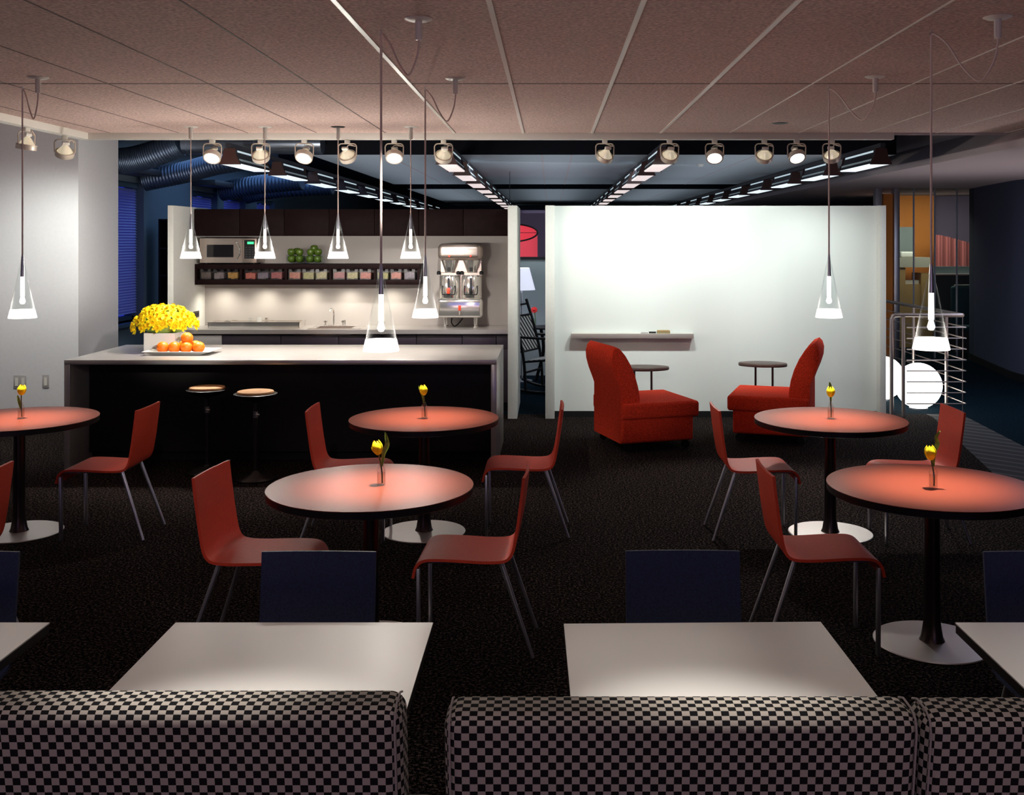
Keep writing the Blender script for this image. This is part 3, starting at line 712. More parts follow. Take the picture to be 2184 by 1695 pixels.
MB().tube(smooth_path([(-.10, .05, .12), (-.11, .06, .05), (-.07, .02, .012), (-.02, .06, .05), (.02, .1, .11)], 6), .007, 8).build('hose', M['black'], t)
# tall bookcase beyond the kitchen side wall
t = thing('bookcase', 'tall dark bookcase end standing behind the kitchen side wall', 'bookcase', (PX(346, 13.5) + .05, 13.5, 0))
m = MB(); m.box(-.10, -.08, 0, .35, 0, 2.14); m.box(.23, .25, 0, .35, 0, 2.14); m.box(-.1, .25, .33, .35, 0, 2.14)
for z in (0, .35, .7, 1.05, 1.4, 1.75, 2.12): m.box(-.08, .23, 0, .33, z, z + .02)
m.build('case', M['bar_dark'], t)
MB().box(.0, .22, .05, .25, 1.071, 1.33).build('spines', M['dkred'], t); MB().box(.0, .22, .05, .25, 1.42, 1.68).build('spines', M['dkred'], t)
# ------------------------------------------------------------------ island
IY0, IY1, IX0, IX1, IZ = 8.54, 9.79, -3.955, -.438, .897
t = thing('kitchen_island', 'long island with grey waterfall top and black recessed front', 'island', ((IX0 + IX1) / 2, IY0, 0))
w = (IX1 - IX0) / 2; dpt = IY1 - IY0
MB().box(-w, w, 0, dpt, IZ - .036, IZ).build('worktop', M['worktop'], t, bevel=.002)
for s in (-1, 1): MB().box(*sorted((s * w, s * (w - .046))), 0, dpt, 0, IZ - .0365).build('waterfall_side', M['worktop'], t, bevel=.002)
MB().box(-w + .047, w - .047, .36, dpt - .02, .08, IZ - .037).build('front_panel', M['bar_dark'], t)
MB().box(-w + .047, w - .047, .42, dpt - .06, 0, .08).build('kickboard', M['black'], t)
# stools
def make_stool(label):
    t = thing('stool', label, 'stool', (0, 0, 0), 0, 'stools at the island')
    MB().lathe([(0, .675), (.135, .675), (.142, .681), (.138, .692), (.10, .698), (0, .699)], 36).build('cork_seat', M['cork'], t)
    MB().lathe([(0, .615), (.05, .618), (.11, .632), (.150, .658), (.168, .672), (.160, .675), (0, .674)], 36).build('seat_dish', M['lam_edge'], t)
    MB().lathe([(.016, .05), (.016, .60), (.028, .615), (0, .616)], 18).build('pole', M['lam_edge'], t)
    MB().lathe([(.019, .485), (.019, .535)], 16).build('collar', M['chrome'], t)
    MB().tube([(.0, -.018, .51), (.03, -.022, .51)], .009, 8).build('lever', M['chrome'], t)
    MB().lathe([(0, 0), (.15, 0), (.155, .012), (.13, .03), (.04, .05), (.02, .07), (0, .07)], 36).build('foot', M['lam_edge'], t)
    return t
s1 = make_stool('cork-topped black stool at the island, the one nearer the flowers'); s1.location = (PX(442, 8.45), 8.45, 0)
dup(s1, (PX(545, 8.22), 8.22, 0), .3, 'cork-topped black stool at the island, the one nearer the red tables')
# pot, daffodils, plate and oranges on the island
px0 = PX(352, 9.27)
o = MB(); o.rbox((.135, .13, .082), .004, (0, 0, .082), 2)
t = thing('flower_pot', 'square white ceramic pot of yellow daffodils on the island', 'pot', (px0, 9.27, IZ))
m = MB(); a, b = .135, .127
for (p, q, r, s_) in ((-a, a, -a, -b), (-a, a, b, a), (-a, -b, -b, b), (b, a, -b, b)): m.box(p, q, r, s_, 0, .165)
m.box(-b, b, -b, b, 0, .01); m.build('wall_shell', M['ceramic'], t, weld=True)
MB().box(-b + .001, b - .001, -b + .001, b - .001, .011, .12).build('soil', M['dkbrown'], t)
t = thing('daffodil_bouquet', 'big dome of bright yellow daffodils in the white pot', 'flowers', (px0, 9.27, IZ + .12))
g = MB(); g.sphere((0.0, 0, .13), .19, 20, 12, (1.1, 1, .6)); g.build('foliage', M['green'], t)
st_ = MB()
for k in range(22):
    a = k * 2.4; r = .1 * math.sqrt(k / 22); st_.tube([(r * math.cos(a) * .8, r * math.sin(a) * .8, .002), (r * 1.6 * math.cos(a), r * 1.6 * math.sin(a), .12)], .004, 5)
st_.build('stem', M['green'], t)
def blossom():
    m = MB()
    for k in range(6):
        a0 = k * PI / 3 + (.5 if k % 2 else .46); zo = .003 * (k % 2)
        pts = [(.006, -.006), (.020, -.0125), (.032, -.010), (.041, 0), (.032, .010), (.020, .0125), (.006, .006)]
        ca, sa = math.cos(a0), math.sin(a0)
        vs = [(x * ca - y * sa, x * sa + y * ca, .002 + zo + .012 * (x / .041) ** 2 - abs(y) * .25) for x, y in pts]
        m.add(vs + [(p[0], p[1], p[2] - .0012) for p in vs], [tuple(range(7)), tuple(reversed(range(7, 14)))] + [(i, i + 7, (i + 1) % 7 + 7, (i + 1) % 7) for i in range(7)])
    m.cur = 1
    m.lathe([(.008, 0), (.011, .012), (.012, .020), (.017, .027), (.0155, .027), (.0105, .020), (.009, .004), (0, .003)], 12, cap=False)
    return m.build('blossom', [M['yellow'], M['yellow2']], t, ang=60)
b0 = blossom(); N = 98; rr = random.Random(3)
for i in range(N):
    f = (i + .5) / N; z = 1 - 1.22 * f; a = i * 2.39996 ; r = math.sqrt(max(0, 1 - z * z))
    n = Vector((r * math.cos(a), r * math.sin(a), z)); j = rr.uniform(.90, 1.12)
    drop = -.03 if n.x < -.6 else 0
    p = Vector((n.x * .245 * j, n.y * .225 * j, .125 + n.z * .135 * j + drop))
    b = b0 if i == 0 else b0.copy()
    if i: COL.objects.link(b); b.parent = t
    d = Vector((n.x, n.y, n.z * .9 + .1 + rr.uniform(-.2, .2))).normalized()
    b.matrix_local = Matrix.Translation(p) @ d.to_track_quat('Z', 'Y').to_matrix().to_4x4() @ Matrix.Rotation(rr.uniform(0, 6), 4, 'Z') @ Matrix.Diagonal((*[rr.uniform(1.0, 1.25)] * 3, 1))
pcx, pcy = PX(389, 9.02), 9.02
m = MB()
rg = [((.185, .12), 0), ((.20, .13), .006), ((.285, .17), .030), ((.285, .17), .035), ((.20, .125), .013), ((.18, .115), .010)]
for (hx, hy), z in rg: m.v += [Vector(p) for p in ((-hx, -hy, z), (hx, -hy, z), (hx, hy, z), (-hx, hy, z))]
for i in range(5):
    for k in range(4): m.f.append([i * 4 + k, i * 4 + (k + 1) % 4, (i + 1) * 4 + (k + 1) % 4, (i + 1) * 4 + k]); m.mi.append(0)
m.f += [[3, 2, 1, 0], [20, 21, 22, 23]]; m.mi += [0, 0]
o = m.build('square_plate', M['ceramic'], bevel=.0015); tag(o, 'white rectangular plate of oranges on the island in front of the pot', 'plate'); o.location = (pcx, pcy, IZ)
R = .0515
orl = [(-.150, -.05, 'first orange in the front of the plate, beside the white pot'), (-.049, -.055, 'second orange along the front of the plate'), (.053, -.055, 'third orange along the front of the plate, below the top one'),
       (.155, -.045, 'paler orange at the far end of the front of the plate'), (.0, .033, 'orange behind the front ones, nearer the white pot'), (.102, .038, 'orange behind the front ones, under the top orange')]
def orange(x, y, z, lb):
    t = thing('orange', lb, 'orange', (pcx + x, pcy + y, IZ + z), random.uniform(0, 6), 'oranges on the plate')
    MB().lathe([(R * math.sin(PI * i / 14) * 1.0, -R * .95 * math.cos(PI * i / 14)) for i in range(15)], 28).build('peel', M['orange'], t, ang=80)
    MB().lathe([(0, R * .93), (.004, R * .945), (.003, R * .97), (0, R * .975)], 8).build('stalk_scar', M['green_d'], t)
for x, y, lb in orl: orange(x, y, .0115 + R * .95, lb)
orange(.046, -.018, .0115 + R * .95 + .076, 'orange perched on top of the pile on the white plate')
# ------------------------------------------------------------------ red lounge chairs and tablet tables
def make_lounge(label):
    t = thing('lounge_chair', label, 'chair', (0, 0, 0), 0, 'red lounge chairs by the whiteboard')
    MB().rbox((.345, .365, .135), .025, (0, 0, .215), 3).build('upholstered_base', M['fabric_red'], t)
    MB().rbox((.370, .385, .072), .03, (.025, 0, .362), 4).build('seat_cushion', M['fabric_red'], t)
    P = [(-.352, .082), (-.352, .56), (-.375, .62), (-.41, .70), (-.435, .78), (-.44, .85), (-.425, .905), (-.395, .935), (-.35, .915), (-.30, .86), (-.25, .78), (-.205, .68), (-.175, .58), (-.158, .48), (-.158, .40), (-.16, .20), (-.20, .082)]
    # soft-edged extrusion of the side profile
    cx = sum(p[0] for p in P) / len(P); cz = sum(p[1] for p in P) / len(P)
    m = MB(); n = len(P); hy = .335; rings = []
    for y, k in ((-hy, .92), (-hy + .008, .965), (-hy + .025, .99), (-hy + .05, 1), (hy - .05, 1), (hy - .025, .99), (hy - .008, .965), (hy, .92)):
        rings.append(len(m.v)); m.v += [Vector((cx + (x - cx) * (k if abs(x - cx) > .02 else 1), y, z if z < .1 else z - (1 - k) * .25)) for x, z in P]
    for a, b in zip(rings, rings[1:]):
        for i in range(n): m.f.append([a + i, a + (i + 1) % n, b + (i + 1) % n, b + i]); m.mi.append(0)
    m.f += [list(range(n)), list(reversed(range(rings[-1], rings[-1] + n)))]; m.mi += [0, 0]
    m.build('backrest', M['fabric_red'], t, ang=50)
    for x in (-.27, .29):
        for y in (-.30, .30):
            c = MB().tube([(x, y - .014, .037), (x, y + .014, .037)], .037, 18).build('caster', M['black'], t)
            MB().box(x - .02, x + .02, y - .02, y + .02, .06, .083).build('caster_plate', M['black'], c)
    return t
L1 = make_lounge('red lounge chair with its tall back towards the doorway, below the marker tray'); L1.location = (.845, 9.66, 0); L1.rotation_euler.z = math.radians(18)
dup(L1, (2.13, 9.98, 0), math.radians(162), 'red lounge chair with its back to the railing, behind the round red table')
def make_tablet(label):
    t = thing('tablet_table', label, 'side table', (0, 0, 0), 0, 'dark tablet tables behind the lounge chairs')
    P = smooth_path([(-.25, -.02, 0), (-.14, -.13, 0), (.06, -.145, 0), (.215, -.05, 0), (.21, .04, 0), (.05, .13, 0), (-.16, .12, 0), (-.25, .05, 0), (-.25, -.02, 0)], 5)[:-1]
    MB().prism([(p.x, p.y) for p in P], .585, .622).build('top', M['tablet'], t, bevel=.012, seg=3)
    for x in (-.11, .06): MB().tube([(x, .02, .02), (x, .02, .586)], .011, 10).build('post', M['col_black'], t)
    MB().rbox((.17, .11, .011), .008, (-.02, .02, .011), 2).build('floor_plate', M['col_black'], t)
    return t
T = make_tablet('dark rounded tablet table behind the lounge chair under the marker tray'); T.location = (PX(1377, 10.42), 10.42, 0)
T2 = dup(T, (PX(1624, 10.72), 10.72, 0), math.radians(172), 'dark rounded tablet table behind the lounge chair near the railing')
# ------------------------------------------------------------------ marker tray on the whiteboard
t = thing('marker_tray', 'long white ledge for markers on the whiteboard wall', 'ledge', (PX(1348, 11.1), BY, PZ(721, 11.05)))
w = 130 / F * 11.05
MB().box(-w, w, -.10, 0, .0, .012).build('shelf', M['metal_white'], t, bevel=.002)
MB().box(-w, w, -.105, -.095, 0, .050).build('front_lip', M['tray_lip'], t, bevel=.002)  # front lip darker than the rest of the ledge
MB().box(-w, w, -.012, 0, .012, .052).build('back_strip', M['metal_white'], t)
MB().box(-w, w, -.095, -.012, .044, .0495).build('tray_floor', M['metal_white'], t)
tz = PZ(721, 11.05) + .0497
o = MB().box(-.068, .068, -.025, .025, 0, .035); e = thing('board_eraser', 'tan felt board eraser lying on the white marker ledge', 'eraser', (PX(1415, 11.06), 11.06, tz))
MB().box(-.068, .068, -.025, .025, 0, .02).build('felt_pad', M['felt'], e); MB().box(-.066, .066, -.023, .023, .02, .034).build('grip', M['tan'], e, bevel=.003)
for px, mm, lb in ((1391, 'black', 'short black marker next to the felt eraser'), (1374, 'pale_panel', 'short pale marker farther from the felt eraser')):
    e = thing('marker', lb, 'marker', (PX(px, 11.06), 11.06, tz + .010))
    MB().tube([(-.035, 0, 0), (.02, 0, 0)], .010, 12).build('barrel', M[mm], e); MB().tube([(.02, 0, 0), (.04, 0, 0)], .0095, 12).build('cap', M[mm], e)
# ------------------------------------------------------------------ moulded chairs
def shell_mesh():
    P = smooth_path([(0, .812, 0), (.008, .74, 0), (.022, .64, 0), (.042, .54, 0), (.056, .485, 0), (.078, .448, 0), (.118, .434, 0), (.20, .432, 0), (.32, .438, 0), (.42, .440, 0), (.468, .432, 0), (.494, .408, 0), (.504, .375, 0), (.507, .358, 0)], 4)
    pts = [(p.x, p.y) for p in P]; n = len(pts); th = .0065; NY = 10; hw = .195
    m = MB(); rows = []
    nor = []
    for i in range(n):
        a = pts[max(0, i - 1)]; b = pts[min(n - 1, i + 1)]; dx, dz = b[0] - a[0], b[1] - a[1]; L = math.hypot(dx, dz); nor.append((-dz / L, dx / L))
    def sec(i, s):
        x, z = pts[i]; nx, nz = nor[i]; wb = max(0, min(1, (z - .47) / .2)); r = []
        for j in range(NY + 1):
            y = -hw + 2 * hw * j / NY; c = (y / hw) ** 2
            r.append((x + nx * th * s + .009 * wb * c, y, z + nz * th * s))
        return r
    loop = [sec(i, 1) for i in range(n)] + [sec(i, -1) for i in reversed(range(n))]
    w = NY + 1
    for r in loop: m.v += [Vector(p) for p in r]
    k = len(loop)
    for i in range(k):
        j = (i + 1) % k
        for q in range(NY): m.f.append([i * w + q, i * w + q + 1, j * w + q + 1, j * w + q]); m.mi.append(0)
    for i in range(n - 1):
        a, b = i, k - 1 - i
        m.f.append([a * w, (a + 1) * w, (b - 1) * w, b * w]); m.mi.append(0)
        m.f.append([a * w + NY, b * w + NY, (b - 1) * w + NY, (a + 1) * w + NY]); m.mi.append(0)
    return m
def make_chair(red, label, group):
    t = thing('moulded_chair', label, 'chair', (0, 0, 0), 0, group)
    shell_mesh().build('seat_shell', M['chair_red'] if red else M['chair_blue'], t, ang=45)
    for s in (-1, 1):
        MB().tube([(.115, s * .150, .426), (-.03, s * .182, .004)], [.0115, .0095], 12).build('leg', M['alu'], t)
        m = MB(); m.box(-.0075, .0075, -.0165, .0165, 0, .40); m.xf(Matrix.Translation((.486, s * .176, 0)))
        for v in m.v:
            if v.z < .1: v.x -= .002
        m.build('leg', M['alu'], t, bevel=.003)
        MB().tube([(.12, s * .150, .421), (.47, s * .17, .425)], .006, 8).build('seat_rail', M['alu'], t)
    MB().tube([(.12, -.150, .42), (.12, .150, .42)], .006, 8).build('cross_bar', M['alu'], t)
    return t
GR = 'red moulded chairs at the round tables'
c0 = make_chair(True, 'red moulded chair at the front table, on the side of the stools', GR)
c0.location = (-1.586, 4.886, 0); c0.rotation_euler.z = math.radians(-6)
for x, y, a, lb in ((-.104, 4.89, 178, 'red moulded chair facing the front table from the whiteboard side'),
                    (-1.525, 6.69, 1, 'red moulded chair at the table by the island, in front of the stools'),
                    (.082, 6.78, 180, 'red moulded chair at the table by the island, on the doorway side'),
                    (-2.570, 6.73, 180, 'red moulded chair seen from behind beside the table under the pale column'),
                    (-2.585, 4.87, 180, 'red moulded chair cut off by the frame edge, only its back corner visible'),
                    (1.044, 6.72, 0, 'red moulded chair at the table in front of the lounge chairs, back to the doorway'),
                    (.996, 4.92, 0, 'red moulded chair nearest the square white table corner, brown-lit seat facing a round table'),
                    (2.555, 6.645, 180, 'red moulded chair in front of the railing and the glowing globe')):
    dup(c0, (x, y, 0), math.radians(a), lb)
b0c = make_chair(False, 'navy moulded chair at the white table in front of the left sofa, in full view', 'navy chairs at the square tables')
XB = [(PX(682, 3.60), 3.60, 'navy moulded chair at the white table right below the front tulip'), (PX(1455, 3.61), 3.61, 'navy moulded chair at the white table between the two front red chairs'),
      (-2.01, 3.6, 'navy moulded chair at the white table cut off on the column side'), (1.675, 3.6, 'navy moulded chair by the round steel base at the frame edge')]
for i, (x, y, lb) in enumerate(XB):
    if i == 0: o = b0c; o['label'] = lb; o.location = (x, y, 0); o.rotation_euler.z = -PI / 2
    else: dup(b0c, (x, y, 0), -PI / 2, lb)
# ------------------------------------------------------------------ round tables
def make_round(label):
    t = thing('round_table', label, 'table', (0, 0, 0), 0, 'round red tables')
    R = .478; ZT = .731
    MB().lathe([(0, ZT - .004), (R - .003, ZT - .004), (R, ZT - .002), (R - .001, ZT), (0, ZT)], 96).build('tabletop', M['lam_red'], t)
    MB().lathe([(0, ZT - .036), (R - .006, ZT - .036), (R - .0015, ZT - .033), (R - .0015, ZT - .0045), (0, ZT - .0045)], 96).build('edge_band', M['lam_edge'], t)
    MB().lathe([(0, ZT - .048), (.17, ZT - .048), (.17, ZT - .037), (0, ZT - .037)], 40).build('mounting_plate', M['col_black'], t)
    MB().lathe([(.058, .012), (.050, .03), (.038, .10), (.036, .30), (.036, ZT - .049), (0, ZT - .049)], 32).build('column', M['col_black'], t)
    MB().lathe([(0, 0), (.262, 0), (.265, .003), (.262, .007), (.05, .012), (0, .012)], 72).build('floor_disc', M['base_steel'], t)
    return t
TP = [(-.838, 4.90, 'front round red table, beside the full navy chair'), (-.812, 6.75, 'round red table close to the island end'), (-3.41, 6.74, 'round red table under the pale column wall plates'),
      (1.79, 6.72, 'round red table in front of the red lounge chairs'), (1.78, 4.90, 'front round red table cut by the frame edge, steel disc base in view')]
r0 = make_round(TP[0][2]); r0.location = (*TP[0][:2], 0)
for x, y, lb in TP[1:]: dup(r0, (x, y, 0), 0, lb)
# ------------------------------------------------------------------ bud vases and tulips
def petal(m, ang, tilt, R, h, wd):
    def fn(u, v):
        a = (u - .5) * 2
        ww = wd * (math.sin(PI * min(1, (.10 + .80 * v))) ** .62)
        rr_ = R * (math.sin(PI * (.12 + .73 * v)) ** .8) * (1 + .06 * a * a * v)
        th = ang + a * ww
        z = h * v - .10 * h * abs(a) ** 2 * v
        return Vector((rr_ * math.cos(th), rr_ * math.sin(th), z))
    st = len(m.v); m.grid(fn, 8, 8)
    n = len(m.v) - st; vs = [v * 1.0 for v in m.v[st:]]
    inner = [Vector((v.x * .94, v.y * .94, v.z + .0006)) for v in vs]; fs = [[i - st for i in reversed(f)] for f in m.f[-64:]]
    m.add(inner, fs)
def make_vase(label):
    t = thing('bud_vase', label, 'vase', (0, 0, 0), 0, 'small glass vases on the red tables')
    MB().lathe([(0, 0), (.0185, 0), (.020, .003), (.020, .074), (.017, .082), (.012, .088), (.0115, .098), (.013, .102), (.0115, .102), (.010, .098), (.0105, .088), (.0155, .081), (.0182, .073), (.0182, .006), (0, .006)], 28).build('glass_bottle', M['vase_glass'], t)
    MB().lathe([(0, .0065), (.0178, .0065), (.0178, .060), (0, .060)], 24).build('water', M['water'], t)
    return t
M['water'] = thin_glass('vase_water', (.92, .90, .86), .25, .02, .03)
def make_tulip(i, label, lean, leaf, sc):
    t = thing('tulip', label, 'flower', (0, 0, 0), 0, 'yellow tulips in the bud vases')
    top = Vector((lean[0], lean[1], .148 * sc))
    MB().tube(smooth_path([(.004, .002, .010), (.003, 0, .06), (lean[0] * .35, lean[1] * .4, .11 * sc), top], 6), [.0036] * 19, 8).build('stem', M['green_d'], t)
    m = MB()
    for k in range(3): petal(m, k * 2.094 + .3 + i, 0, .0265, .068, .72)
    for k in range(3): petal(m, k * 2.094 + 1.35 + i, 0, .0225, .064, .72)
    m.lathe([(0, -.002), (.006, .0), (.010, .006), (0, .008)], 12)
    m.xf(Matrix.Translation(top) @ Matrix.Rotation(lean[2], 4, 'Y')); m.build('petals', M['tulip'], t, ang=70)
    L = smooth_path(leaf, 6); n = len(L); g = MB(); vs = []
    for k, p in enumerate(L):
        wv = .013 * math.sin(PI * (.08 + .9 * k / (n - 1))) ** .8
        vs += [p + Vector((-wv * .8, -.004, wv * .25)), p + Vector((0, .003, -.002)), p + Vector((wv * .8, -.004, -wv * .25))]
    fs = []
    for k in range(n - 1):
        for q in range(2): fs.append((k * 3 + q, k * 3 + q + 1, k * 3 + q + 4, k * 3 + q + 3))
    g.add(vs, fs); g.add([v + Vector((0, .0012, 0)) for v in vs], [tuple(reversed(f)) for f in fs])
    g.build('leaf', M['green'], t, ang=70)
    return t
V = [(-.790, 4.905, 'nodding yellow tulip with one pale leaf, right above the full navy chair', (-.012, 0, -.22), [(.003, 0, .09), (.012, 0, .15), (.028, 0, .19), (.024, 0, .226), (.018, 0, .25)], .97),
     (-.809, 6.74, 'yellow tulip with its leaf tip toward the sink on the table by the island', (-.004, 0, -.05), [(.001, 0, .09), (-.012, 0, .15), (-.028, 0, .19), (-.034, 0, .21)], 1.0),
     (PX(45, 6.73), 6.73, 'yellow tulip with plain dark stem on the table under the pale column', (.002, 0, .08), [(.0, 0, .06), (-.010, 0, .10), (-.016, 0, .13), (-.02, 0, .15)], 1.02),
     (1.793, 6.72, 'slim yellow tulip with a leaf standing above it, in front of the lounge chairs', (.0, 0, .0), [(.001, .006, .10), (.004, .016, .17), (.0, .014, .215), (-.006, .008, .235)], .95),
     (1.768, 4.85, 'yellow tulip under a big twisted green leaf on the table cut by the frame', (-.010, 0, -.12), [(.002, .004, .10), (.004, .006, .16), (.020, .006, .205), (.014, .004, .235), (.03, 0, .265)], .88)]
v0 = None
vl = ['small glass vase on the front red table beside the navy chair', 'small glass vase on the red table by the island', 'small glass vase on the red table under the pale column', 'small glass vase on the red table in front of the lounge chairs', 'small glass vase on the red table cut by the frame edge']
for i, (x, y, lb, lean, leaf, sc) in enumerate(V):
    loc = (x, y, .7315)
    if v0 is None: v0 = make_vase(vl[0]); v0.location = loc
    else: dup(v0, loc, None, vl[i])
    tl = make_tulip(i, lb, lean, leaf, sc); tl.location = (x, y, .7315)
# ------------------------------------------------------------------ square white tables, sofas
def make_square(label):
    t = thing('square_table', label, 'table', (0, 0, 0), 0, 'square white tables at the sofas')
    w = .386
    MB().box(-w, w, -w, w, .727, .731).build('laminate_top', M['white_lam'], t)
    MB().box(-w + .001, w - .001, -w + .001, w - .001, .700, .7268).build('edge_board', M['lam_edge'], t)
    MB().box(-.2, .2, -.2, .2, .69, .699).build('mounting_plate', M['col_black'], t)
    MB().lathe([(.045, .012), (.036, .08), (.036, .689), (0, .689)], 24).build('column', M['col_black'], t)
    MB().box(-.27, .27, -.27, .27, 0, .012).build('floor_plate', M['base_steel'], t, bevel=.003)
    return t
sq = make_square('square white table in front of the first navy chair, bright spot near the sofa'); sq.location = (-.738, 2.764, 0)
for x, y, a, lb in ((.434, 2.762, 1.2, 'square white table in front of the navy chair between the red chairs'), (-1.888, 2.764, 0, 'square white table with only its corner showing beside the checkered sofa'), (1.600, 2.764, 0, 'square white table beside the steel disc base, cut by the frame')):
    dup(sq, (x, y, 0), math.radians(a), lb)
def make_sofa(label, w, h=.975):
    t = thing('checkered_sofa', label, 'sofa', (0, 0, 0), 0, 'checkered sofas at the square tables')
    hz = (h - .30) / 2
    m = MB().rbox((w / 2, .058, hz), .034, (0, 0, .30 + hz), 5, 2)
    for v in m.v: v.y += (h - v.z) * .16
    m.build('backrest', M['checker'], t, ang=70)
    m = MB().rbox((w / 2, .27, .075), .035, (0, .37, .385), 4, 2); m.build('seat_cushion', M['checker'], t, ang=70)
    MB().box(-w / 2 + .03, w / 2 - .03, .16, .60, .09, .31).build('plinth', M['black'], t)
    for x in (-w / 2 + .08, w / 2 - .08):
        for y in (.2, .56): MB().lathe([(.018, 0), (.02, .09)], 14, x, y).build('leg', M['alu'], t)
    # piping along both ends of the back
    for s in (-1, 1):
        x = s * (w / 2 - .012)
        pp = [(x, -.059, .40), (x, -.059, h - .034), (x, -.049, h - .010), (x, -.024, h + .0005), (x, .024, h + .0005), (x, .049, h - .010)]
        MB().tube([(a, b + (h - c) * .16, c) for a, b, c in pp], .0022, 8).build('piping', M['piping'], t)
    return t
M['piping'] = mat('grey_piping', (.25, .22, .21), .9)
sw = .91
SYC = 2.055
sf = make_sofa('checkered black and cream sofa back in front of the first white table', sw); sf.location = (-.288 - sw / 2, SYC + .02, 0); 
s2 = make_sofa('checkered black and cream sofa back between the floor gap and the piped seam', .915, .972); s2.location = (-.205 + .915 / 2, SYC, 0)
s3 = dup(s2, (.712 + .915 / 2, SYC - .004, 0), None, 'checkered black and cream sofa back past the piped seam, cut by the frame')
# ------------------------------------------------------------------ pendants
def cone_parts(t, z, R, hcone, lit=True, sub=False):
    """cone lamp with its rim at height z; fine metal cap on top"""
    r1 = .007; rim = .053 * R / .083; ra = R - (R - r1) * rim / hcone
    g = MB().lathe([(ra, z + rim), (r1, z + hcone), (r1 - .003, z + hcone - .004), (ra - .003, z + rim)], 48, cap=False).build('glass_shade', M['lamp_glass'], t)
    MB().lathe([(ra - .004, z + rim - .001), (ra + .0005, z + rim), (R + .0015, z + .003), (R, z), (R - .005, z), (ra - .004, z + rim - .001)], 48, cap=False).build('frosted_rim', M['frost'], g)
    k = hcone / .39
    MB().lathe([(0, z + hcone + .012), (.006, z + hcone + .012), (.009, z + hcone - .02), (.0125 * k, z + hcone * .72), (.0125 * k, z + hcone * .68)], 16, cap=False).build('metal_cap', M['alu'], t)
    d = MB().lathe([(.0123 * k, z + hcone * .68), (.0135 * k, z + hcone * .36), (0, z + hcone * .35)], 18, cap=False).build('diffuser_tube', M['tube'], t)
    MB().lathe([(.010 * k, z + hcone * .35), (.015 * k, z + hcone * .30), (.018 * k, z + hcone * .27), (.011 * k, z + hcone * .235), (0, z + hcone * .23)], 18, cap=False).build('halogen_capsule', M['bulb'], d)
def make_swag(label, hook, can, zrim, sag, lean=0):
    """pendant whose cord runs over a ceiling hook and sags to its canopy"""
    hx, hy = hook; cx, cy = can
    t = thing('cone_pendant', label, 'pendant lamp', (hx, hy, zrim), 0, 'swagged cone pendants over the round tables')
    zc = ZC - zrim
    cone_parts(t, 0, .083, .388)
    MB().tube([(0, 0, .40), (0, 0, zc - .03)], .0055, 8).build('cord', M['cord'], t)
    dx, dy = cx - hx, cy - hy
    z1 = zc - .03
    pts = [(0, 0, z1), (dx * .05, dy * .05, z1 + .006), (dx * .25, dy * .25, z1 - .05), (dx * .5, dy * .5, z1 - sag * .72), (dx * .74, dy * .74, z1 - sag), (dx * .93, dy * .93, z1 - sag * .72), (dx * 1.0, dy * 1.0, zc - .12), (dx, dy, zc - .05)]
    MB().tube(smooth_path(pts, 8), .0045, 8).build('swag_cord', M['cord'], t)
    MB().tube([(0, 0, zc), (0, 0, zc - .015), (-.008, 0, zc - .024), (0, 0, zc - .033), (.008, 0, zc - .024)], .0028, 8).build('ceiling_hook', M['alu'], t)
    MB().lathe([(0, zc - .012), (.045, zc - .010), (.062, zc - .002), (.062, zc)], 32, dx, dy).build('canopy', M['metal_white'], t)
    MB().lathe([(0, zc - .095), (.014, zc - .095), (.016, zc - .08), (.016, zc - .012), (0, zc - .012)], 16, dx, dy).build('strain_relief', M['metal_white'], t)
    spot((hx, hy, zrim + .082), (hx, hy, 0), 46, 72, 1.0, (1, .88, .74), .012)
    point((hx, hy, zrim + .082), 3, (1, .9, .8), .012)
    return t
M['cord'] = mat('pale_cord', (.72, .58, .53), .5)
make_swag('large glass cone pendant over the front table, lowest in front of the island top', (-.790, 4.90), (PX(893, 4.66), 4.66), PZ(748, 4.9), .21)
make_swag('large glass cone pendant in front of the coffee brewer', (PX(907, 6.75), 6.75), (PX(971, 6.39), 6.39), PZ(677, 6.75), .22)
make_swag('large glass cone pendant in front of the pale column', (PX(48, 6.7), 6.7), (PX(81, 6.35), 6.35), PZ(678, 6.7), .21)
make_swag('large glass cone pendant in front of the whiteboard wing', (PX(1768, 6.7), 6.7), (PX(1867, 6.31), 6.31), PZ(677, 6.7), .22)
make_swag('large glass cone pendant in front of the railing', (PX(1986, 4.9), 4.9), (PX(2128, 4.62), 4.62), PZ(745, 4.9), .24)
for i, (px, lb) in enumerate(((407, 'glass cone pendant over the island, before the corner of the wall cabinets'), (565, 'glass cone pendant over the island, beside the microwave controls'), (721, 'glass cone pendant over the island with a black ceiling canopy'), (876, 'glass cone pendant over the island, nearest the coffee brewer'))):
    Y = 9.13; zr = PZ(551, Y); t = thing('bar_pendant', lb, 'pendant lamp', (PX(px, Y), Y, zr), 0, 'straight cone pendants over the island')
    cone_parts(t, 0, .088, .372)
    zc = ZC - zr
    MB().tube([(0, 0, .384), (0, 0, zc - .10)], .0045, 8).build('cord', M['cord'], t)
    MB().lathe([(0, zc - .008), (.05, zc - .008), (.062, zc - .002), (.062, zc)], 32).build('canopy', M['black' if i == 2 else 'metal_white'], t)
    MB().lathe([(0, zc - .11), (.016, zc - .11), (.018, zc - .10), (.018, zc - .008), (0, zc - .008)], 16).build('strain_relief', M['metal_white'], t)
    spot((PX(px, Y), Y, zr + .078), (PX(px, Y), Y, 0), 30, 110, 1, (1, .92, .84), .012)
    point((PX(px, Y), Y, zr + .078), 30, (1, .92, .82), .012)
